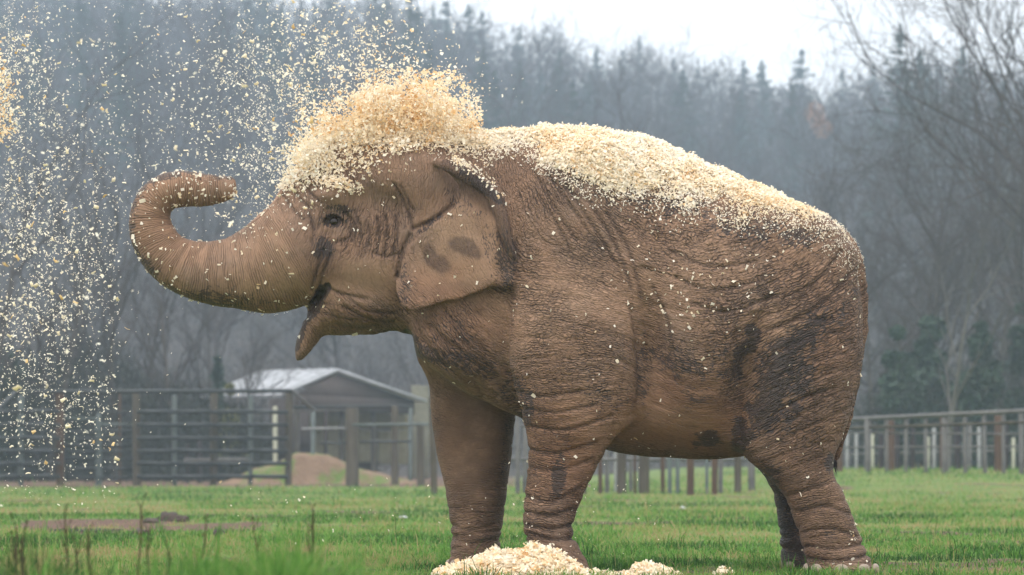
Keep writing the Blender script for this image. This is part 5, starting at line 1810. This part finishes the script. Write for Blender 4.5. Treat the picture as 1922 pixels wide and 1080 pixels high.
# shavings in flight: density map of the photo as soft clusters (column, row, sx, sy, weight)
cl = [(20, 200, 55, 170, 1.0), (70, 420, 90, 150, 1.25), (60, 620, 90, 110, 0.8), (150, 420, 130, 170, 0.8), (190, 600, 140, 130, 0.5), (120, 790, 90, 70, 0.33), (60, 860, 110, 50, 0.10), (330, 250, 170, 140, 0.35), (470, 230, 90, 120, 0.75), (520, 290, 50, 80, 0.65), (540, 180, 60, 90, 0.7), (600, 110, 80, 70, 0.45), (690, 60, 80, 45, 0.16), (440, 90, 130, 70, 0.32), (200, 110, 170, 90, 0.22), (480, 370, 50, 45, 0.25), (15, 110, 40, 60, 0.6)]
cw = np.array([a[4] * 1.0 for a in cl])
cw /= cw.sum()
nfly = 19000
k = FR.choice(len(cl), nfly, p=cw)
pa = np.array([a[:4] for a in cl])[k]
fp = pa[:, :2] + FR.normal(0, 1, (nfly, 2)) * pa[:, 2:4]
ok = (fp[:, 0] > -120) & (fp[:, 1] > -90) & (fp[:, 1] < 960)
# clumping of the throw
cn = fbm(np.column_stack([fp / 38, np.zeros(len(fp))]), 3)
ok &= FR.random(nfly) < smoothstep(0.25, 0.6, cn) * 0.75 + 0.25
# the space in and below the trunk's curl stays clear
clear = ((fp[:, 0] > 225) & (fp[:, 0] < 760) & (fp[:, 1] > 470)) & (FR.random(nfly) < 0.85)
clear |= (fp[:, 0] > 250) & (fp[:, 0] < 560) & (fp[:, 1] > 320) & (FR.random(nfly) < 0.45)
fp = fp[ok & ~clear]
extra = np.column_stack([FR.uniform(400, 1260, 90), FR.normal(945, 45, 90)])
extra2 = np.column_stack([870 + FR.gamma(2, 22, 30), FR.uniform(110, 215, 30)])
fp = np.concatenate([fp, extra[extra[:, 1] < 1050], extra2])
m = len(fp)
yy = np.where(FR.random(m) < 0.14, FR.uniform(-7.0, -0.6, m), FR.normal(-0.1, 0.5, m))
yy = np.where((fp[:, 0] > 760) & (fp[:, 1] > 600), -0.85 + FR.normal(0, 0.1, m), yy)
D = 20 + yy
fc = np.stack([(fp[:, 0] - CX) / F * D, yy, CAM_Z + (CY - fp[:, 1]) / F * D], -1)
fL = np.clip(FR.gamma(1.6, 0.0034, m) + 0.004, 0.004, 0.032)
fL = np.where((fp[:, 0] > 700) & (fp[:, 1] > 600), np.minimum(fL, 0.012), fL)
order = np.argsort(-fL)
big_i, rest_i = order[:290], order[290:]
rest_c = fc[rest_i]
# thick amber gusts at the very edge, nearer the camera
gust, _ = plume([(-60, 60), (0, 130), (14, 190), (4, 245), (-60, 270)], 1500, 0.1, 16)
gust2 = np.concatenate([rest_c, gust])
L = np.concatenate([fL[rest_i], FR.uniform(.010, .026, len(gust))])
rnd = np.concatenate([FR.beta(0.7, 5.5, len(rest_i)), np.clip(FR.normal(0.62, 0.2, len(gust)), 0, 1)])
o = flake_obj("flying_shavings", gust2, L, L * FR.uniform(0.35, 0.7, len(L)), FR, rnd, None, 0.35)
tag(o, "shower of small cream wood shavings flying through the air before the trunk", "wood shavings", kind="stuff")
tmpl = {True: [], False: []}
for t in range(6):
    for amber in (True, False):
        v_, f_ = flakes(np.zeros((1, 3)), [1.0], [random.uniform(0.4, 0.75)], np.random.default_rng(200 + t), None, 0.5)
        th = 0.06
        nrm_ = np.cross(v_[1] - v_[0], v_[2] - v_[0])
        nrm_ /= np.linalg.norm(nrm_) + 1e-9
        vv = np.concatenate([v_ + nrm_ * th / 2, v_ - nrm_ * th / 2])
        ff = [f_, (f_ + 6)[:, ::-1], np.array([(0, 1, 7, 6), (4, 10, 11, 5), (0, 6, 8, 2), (2, 8, 10, 4), (1, 3, 9, 7), (3, 5, 11, 9)])]
        tmpl[amber].append(np_mesh("wood_shaving", vv, ff, M_SHAV_O if amber else M_SHAV_C, smooth=False))
for i in big_i:
    amber = random.random() < 0.22
    o = add("wood_shaving", random.choice(tmpl[amber]), loc=tuple(fc[i]))
    s = float(fL[i]) * 1.05
    o.scale = (s, s, s)
    o.rotation_euler = (random.uniform(0, 6.28), random.uniform(0, 6.28), random.uniform(0, 6.28))
    if amber:
        tag(o, "large amber wood shaving tumbling through the air before the elephant", "wood shaving", "large amber shavings in flight")
    else:
        tag(o, "large cream wood shaving tumbling through the air before the elephant", "wood shaving", "large cream shavings in flight")


# heaps on the ground
def heap(name, pts, Y, depth, n_, label):
    """pts: (px,row) skyline of the heap; solid body plus loose shavings over it"""
    pts = np.array(pts, dtype=float)
    xs = np.linspace(pts[0, 0], pts[-1, 0], 60)
    top = np.interp(xs, pts[:, 0], pts[:, 1])
    X_ = PX(xs, Y)
    Zt = np.maximum(PZ(top, Y), 0.0)
    vs_ = np.linspace(-1, 1, 24)
    A_, B_ = np.meshgrid(np.arange(60), vs_, indexing='ij')
    xx = X_[A_]
    yy_ = Y + B_ * depth
    zz = Zt[A_] * (1 - np.abs(B_) ** 1.6) - 0.02
    zz = zz + 0.05 * (fbm(np.stack([xx * 11, yy_ * 11, 0 * xx], -1).reshape(-1, 3), 3).reshape(xx.shape) - 0.6) * (Zt[A_] > 0.01)
    body = np.stack([xx, yy_, zz], -1).reshape(-1, 3)
    nb_ = len(body)
    fc_ = np.column_stack([FR.uniform(0, 58.99, n_), FR.uniform(-1, 0.6, n_)])
    ia = fc_[:, 0].astype(int)
    fb = (fc_[:, 1] + 1) / 2 * 23
    ib = np.minimum(fb.astype(int), 22)
    G = np.stack([xx, yy_, zz], -1)
    q = G[ia, ib] + (G[ia + 1, ib] - G[ia, ib]) * (fc_[:, 0] - ia)[:, None] + (G[ia, ib + 1] - G[ia, ib]) * (fb - ib)[:, None]
    q = q + np.array([0, 0, 1.0]) * (FR.random(n_)[:, None] ** 2 * 0.035) + FR.normal(0, 0.006, (n_, 3))
    q[:, 2] = np.maximum(q[:, 2], 0.006)
    L_ = FR.uniform(.012, .034, n_)
    fv_, ff_ = flakes(q, L_, L_ * FR.uniform(.35, .7, n_), FR, np.tile(np.array([[0, -0.5, 0.8]]), (n_, 1)), 0.4)
    rn = np.concatenate([np.full(nb_, 0.45), np.repeat(np.clip(FR.beta(1.2, 3.0, n_) + 0.06 + (fbm(q * 14, 3) - .5) * .9, 0, 1), 6)])
    o_ = add(name, np_mesh(name, np.concatenate([body, fv_]), [grid_faces(60, 24)[:, ::-1], ff_ + nb_], M_SHAV, {"rnd": rn}, smooth=False))
    tag(o_, label, "wood shavings", kind="stuff")


heap("shavings_heap", [(815, 1072), (840, 1064), (870, 1058), (895, 1048), (915, 1034), (928, 1028), (940, 1034), (970, 1033), (985, 1028), (998, 1018), (1020, 1030), (1040, 1033), (1060, 1048), (1080, 1056), (1100, 1074), (1130, 1082), (1160, 1086)], -0.95, 0.34, 9000, "broad cream heap of wood shavings at the elephant's front feet")
heap("shavings_heap", [(1165, 1086), (1185, 1076), (1195, 1058), (1212, 1057), (1230, 1062), (1250, 1070), (1275, 1084)], -0.95, 0.2, 2600, "small cream heap of wood shavings between fore and hind feet")
heap("shavings_heap", [(1340, 1084), (1352, 1072), (1364, 1073), (1375, 1085)], -0.8, 0.1, 500, "tiny clump of wood shavings before the hind feet")

# ------------------------------------------------------------------ grass
GR = np.random.default_rng(12)


def blades(x, y, h, w, R, rnd, lean=0.45):
    m = len(x)
    z = ground_z(x, y)
    a = R.uniform(0, 2 * pi, m)
    d = np.stack([np.cos(a), np.sin(a), 0 * a], -1)
    f = R.uniform(0, 2 * pi, m)
    sd = np.stack([np.cos(f), np.sin(f), 0 * a], -1)
    b = np.stack([x, y, z - 0.01], -1)
    ln_ = (R.random(m) ** 1.5 * lean * h)[:, None]
    mid = b + d * ln_ * 0.35 + np.array([0, 0, 1.0]) * (h * 0.6)[:, None]
    tip = b + d * ln_ * 1.3 + np.array([0, 0, 1.0]) * (h * (1 - 0.25 * R.random(m)))[:, None]
    wv = w[:, None] * sd
    V = np.stack([b - wv, b + wv, mid + wv * 0.75, mid - wv * 0.75, tip], 1)
    i0 = (np.arange(m) * 5)[:, None]
    return V.reshape(-1, 3), [i0 + np.array([[0, 1, 2, 3]]), i0 + np.array([[3, 2, 4]])], np.repeat(np.clip(rnd, 0, 1), 5)


ng = 250000
rowg = GR.uniform(905.0, 1098.0, ng)                       # spread over the visible rows
Dg = np.minimum(0.6 * F / (rowg - CY), 108)
Dg = Dg * GR.uniform(0.97, 1.03, ng)
xg = (GR.uniform(-160, 2080, ng) - CX) / F * Dg
yg = Dg + CAM_Y
dm = dirt_mask(xg, yg)
keep = GR.random(ng) > np.clip(dm * 1.35 - 0.12, 0, 0.97)
xg, yg, Dg = xg[keep], yg[keep], Dg[keep]
pn = fbm(np.stack([xg * 0.9, yg * 0.9, 0 * xg], -1), 4)
pn2 = fbm(np.stack([xg * 2.8, yg * 2.2, 0 * xg + 5], -1), 3)
pn3 = fbm(np.stack([xg * 0.35 + 40, yg * 0.12, 0 * xg], -1), 3)
tuft = _hash(np.floor(xg * 14), np.floor(yg * 9), np.zeros(len(xg)))
rnd = 0.40 + (pn - 0.5) * 1.5 + GR.normal(0, 0.20, len(xg)) + (pn2 - 0.5) * 0.5 + (tuft - 0.5) * 0.35 + (pn3 - 0.5) * 0.8 + 0.25 * np.exp(-((xg + 0.62) / 0.45) ** 2 - ((Dg - 21.5) / 1.8) ** 2)
hg = GR.uniform(0.02, 0.075, len(xg)) * (0.55 + 0.35 * smoothstep(0.3, 0.75, pn2) + 0.7 * tuft ** 3) * (1 + 0.8 * (GR.random(len(xg)) < 0.03)) * (1 + 0.010 * np.maximum(Dg - 25, 0))
tq = _hash(np.floor(xg * 3.1), np.floor(yg * 2.3), np.zeros(len(xg)) + 9)
big_p = fbm(np.stack([xg * 0.55 + 11, yg * 0.22, 0 * xg], -1), 4)
rnd = rnd + 0.42 * smoothstep(0.50, 0.66, big_p) - 0.16 * smoothstep(0.5, 0.34, big_p)
hg = hg * (1 - 0.35 * smoothstep(0.50, 0.66, big_p))
isT = (tq > 0.93) & (np.hypot((xg * 3.1) % 1 - 0.5, (yg * 2.3) % 1 - 0.5) < 0.33)
hg = np.where(isT, hg * 1.9, hg)
rnd = np.where(isT, rnd * 0.55, rnd)
straw = GR.random(len(xg)) < 0.045
rnd = np.where(straw, 0.92, rnd)
wg = 0.0022 * (0.7 + Dg / 30)
gV, gF, gr = blades(xg, yg, hg, wg, GR, rnd, 1.1)
o = add("grass", np_mesh("grass", gV, gF, M_GRASS, {"rnd": gr}))
tag(o, "short green paddock grass with yellowing patches", "grass", kind="stuff")

# bright tall grass close to the camera, out of focus
mf = 16000
pxf = np.concatenate([GR.normal(470, 120, mf // 2), GR.uniform(-80, 760, mf // 2)])
Df = GR.uniform(8.6, 10.6, mf)
xf = (pxf - CX) / F * Df
topf = np.interp(pxf, [-80, 100, 250, 330, 400, 450, 520, 600, 660, 720, 780], [1078, 1072, 1066, 1044, 1040, 1050, 1044, 1042, 1054, 1074, 1086])
clf = fbm(np.stack([xf * 14, Df * 2, 0 * xf], -1), 3)
hf_ = (CAM_Z + (CY - topf) / F * Df) * GR.uniform(0.55, 1.0, mf) * (0.62 + 0.95 * clf) * (1 + 0.25 * (GR.random(mf) < 0.04))
gV, gF, gr = blades(xf, Df + CAM_Y, np.maximum(hf_, 0.05), GR.uniform(.003, .0065, mf), GR, 0.34 + GR.normal(0, 0.2, mf) + 0.5 * (clf - 0.5), 0.5)
o = add("tall_grass", np_mesh("tall_grass", gV, gF, M_GRASS, {"rnd": gr}))
tag(o, "bright green tall grass blurred close in front of the paddock", "grass", kind="stuff")
# darker, coarser growth among the weed stems
mf = 5200
pxf = FR.uniform(-120, 340, mf) if False else GR.uniform(-120, 340, mf)
Df = GR.uniform(10.4, 11.8, mf)
xf = (pxf - CX) / F * Df
clf = fbm(np.stack([xf * 9, Df * 3, 0 * xf + 2], -1), 3)
topf = np.interp(pxf, [-120, 60, 200, 340], [1012, 1022, 1046, 1072])
hf_ = (CAM_Z + (CY - topf) / F * Df) * GR.uniform(0.5, 1.0, mf) * (0.55 + 1.0 * clf)
gV, gF, gr = blades(xf, Df + CAM_Y, np.maximum(hf_, 0.05), GR.uniform(.002, .005, mf), GR, np.where(GR.random(mf) < 0.25, 0.95, 0.05) + GR.normal(0, 0.08, mf), 0.5)
o = add("rough_grass", np_mesh("rough_grass", gV, gF, M_GRASS, {"rnd": gr}))
tag(o, "coarse dark grass with dry stalks among the weed stems", "grass", kind="stuff")
# dry brown tuft before the heap
mf = 900
pxf = GR.normal(790, 36, mf)
Df = GR.uniform(12.5, 13.5, mf)
topf = np.interp(pxf, [690, 740, 790, 850, 890], [1090, 1066, 1058, 1062, 1090])
hf_ = (CAM_Z + (CY - topf) / F * Df) * GR.uniform(0.7, 1.05, mf)
gV, gF, gr = blades((pxf - CX) / F * Df, Df + CAM_Y, np.maximum(hf_, 0.03), np.full(mf, .002), GR, np.ones(mf), 0.5)
o = add("dry_grass", np_mesh("dry_grass", gV, gF, M_WEED))
tag(o, "dry brown grass tuft beside the shavings at the fore feet", "grass", kind="stuff")

# dark weed stems in the corner
WR = np.random.default_rng(31)


def weed(px, top, D, label, thick=1.0):
    y = D + CAM_Y
    x = PX(px, y)
    z0 = gz1(x, y)
    Hh = PZ(top, y) - z0
    t = empty("weed", (x, y, z0))
    segs, lv = [], []
    p = np.array([0, 0, -0.02])
    d = np.array([WR.normal(0, .05), WR.normal(0, .05), 1.0])
    kk = 7
    for i in range(kk):
        q_ = p + d * (Hh + 0.02) / kk + np.array([WR.normal(0, .006), WR.normal(0, .006), 0])
        segs.append((*p, *q_, 0.0050 * thick * (1 - 0.5 * i / kk), 0.0050 * thick * (1 - 0.5 * (i + 1) / kk)))
        if i > 1:
            for _ in range(1 + (i > 4)):
                a = WR.uniform(0, 2 * pi)
                l_ = WR.uniform(0.015, 0.03)
                e = q_ + np.array([cos(a) * l_ * 0.6, sin(a) * l_ * 0.6, l_ * 1.3])
                segs.append((*q_, *e, 0.0018, 0.0009))
                w_ = np.array([-sin(a), cos(a), 0.2]) * 0.006
                lv += [e - w_ * 0.3, e + w_, e + (e - q_) * 0.5 + [0, 0, -.005], e - w_]
        p = q_
    v_, f_ = seg_mesh(segs, 5)
    add("stem", np_mesh("stem", v_, f_, M_WEED), t)
    lv = np.array(lv)
    add("leaves", np_mesh("leaves", lv, np.arange(len(lv)).reshape(-1, 4), M_WEED), t)
    tag(t, label, "weed", "dark weed stems in the corner")


weeds = [(18, 1022, 11), (40, 990, 10.8), (52, 1004, 11.2), (63, 1030, 10.6), (128, 962, 11), (137, 1012, 11.4), (172, 1000, 10.8), (258, 955, 11.2), (264, 1000, 10.7), (300, 1036, 11), (393, 985, 11.4), (508, 995, 11.6), (574, 962, 11.4), (580, 1005, 11)]
weed_labels = ["short dark weed stem nearest the picture corner", "dark weed stem below the first green corral post, tallest of its clump", "slightly shorter weed stem touching the tallest of its clump", "lowest weed stem of the clump by the corner", "tall weed stem crossing the start of the muddy strip", "short weed stem at the foot of the tall one by the strip's start", "weed stem in front of the puddle",
               "tallest weed stem, in front of the middle of the muddy strip", "shorter weed stem beside the tallest one at mid strip", "low weed stem before the mud clods", "weed stem rising before the end of the muddy strip", "weed stem in plain grass past the muddy strip", "tall weed stem below the corral's sloped end rail", "shorter weed stem beside the one below the sloped end rail"]
for i, (px, top, D) in enumerate(weeds):
    weed(px, top, D, weed_labels[i], 1.4 if i % 3 == 0 else 1.0)

# puddle in the muddy strip
n = N("puddle_water")
M_WATER = n.bsdf((0.06, 0.05, 0.045), 0.08, n.bump(n.noise(n.coord("Object"), 6.0), 0.002), 0.5)
a = np.linspace(0, 2 * pi, 40, endpoint=False)
rr = 1 + 0.25 * (vnoise(np.stack([np.cos(a) * 2, np.sin(a) * 2, 0 * a], -1)) - 0.5)
pc_ = (PX(150, 31.8 + CAM_Y), 31.8 + CAM_Y)
vx_, vy_ = pc_[0] + np.cos(a) * rr * 0.36, pc_[1] + np.sin(a) * rr * 0.7
vz_ = np.full(40, float(ground_z(vx_, vy_).max()) + 0.006)
V_ = np.concatenate([np.stack([vx_, vy_, vz_], -1), [[pc_[0], pc_[1], vz_[0]]]])
tag(add("puddle", np_mesh("puddle", V_, np.array([(i, (i + 1) % 40, 40) for i in range(40)]), M_WATER, smooth=False)), "shallow rain puddle lying in the muddy strip", "puddle", kind="structure")


def lump(name, px, row, wpx, hpx, mat, label, cat, seed, group=None):
    D = 0.6 * F / (row - CY)
    y = D + CAM_Y
    x = PX(px, y)
    bv, bf = uv_ball(1.0, 20, 12)
    nn_ = fbm(bv * 2.2 + seed * 7.1, 3)
    bv = bv * (0.55 + 0.9 * nn_)[:, None] * np.array([wpx, wpx * 0.8, hpx * 1.6]) * D / F / 2
    bv[:, 2] = np.maximum(bv[:, 2], -0.01)
    o_ = add(name, np_mesh(name, bv, bf, mat), None, (x, y, gz1(x, y)))
    tag(o_, label, cat, group)


lump("mud_clod", 318, 979, 48, 22, M_MUD, "largest dark mud clod lying at the end of the muddy strip", "mud clod", 1)
lump("mud_clod", 284, 982, 34, 11, M_MUD, "low mud clod next to the largest one", "mud clod", 2)
lump("mud_clod", 342, 980, 26, 16, M_MUD, "mud clod against the far side of the largest one", "mud clod", 3)
lump("mud_clod", 262, 1005, 34, 14, M_MUD, "mud clod at the near edge of the muddy strip", "mud clod", 4)
lump("mud_clod", 413, 1008, 26, 18, M_MUD, "dark mud clod alone in the grass past the muddy strip", "mud clod", 5)
lump("stone", 757, 972, 18, 6, M_STONE, "small pale stone in the grass before the far foreleg", "stone", 6)
lump("stone", 1281, 954, 12, 6, M_STONE, "small pale stone in the grass under the belly", "stone", 7)
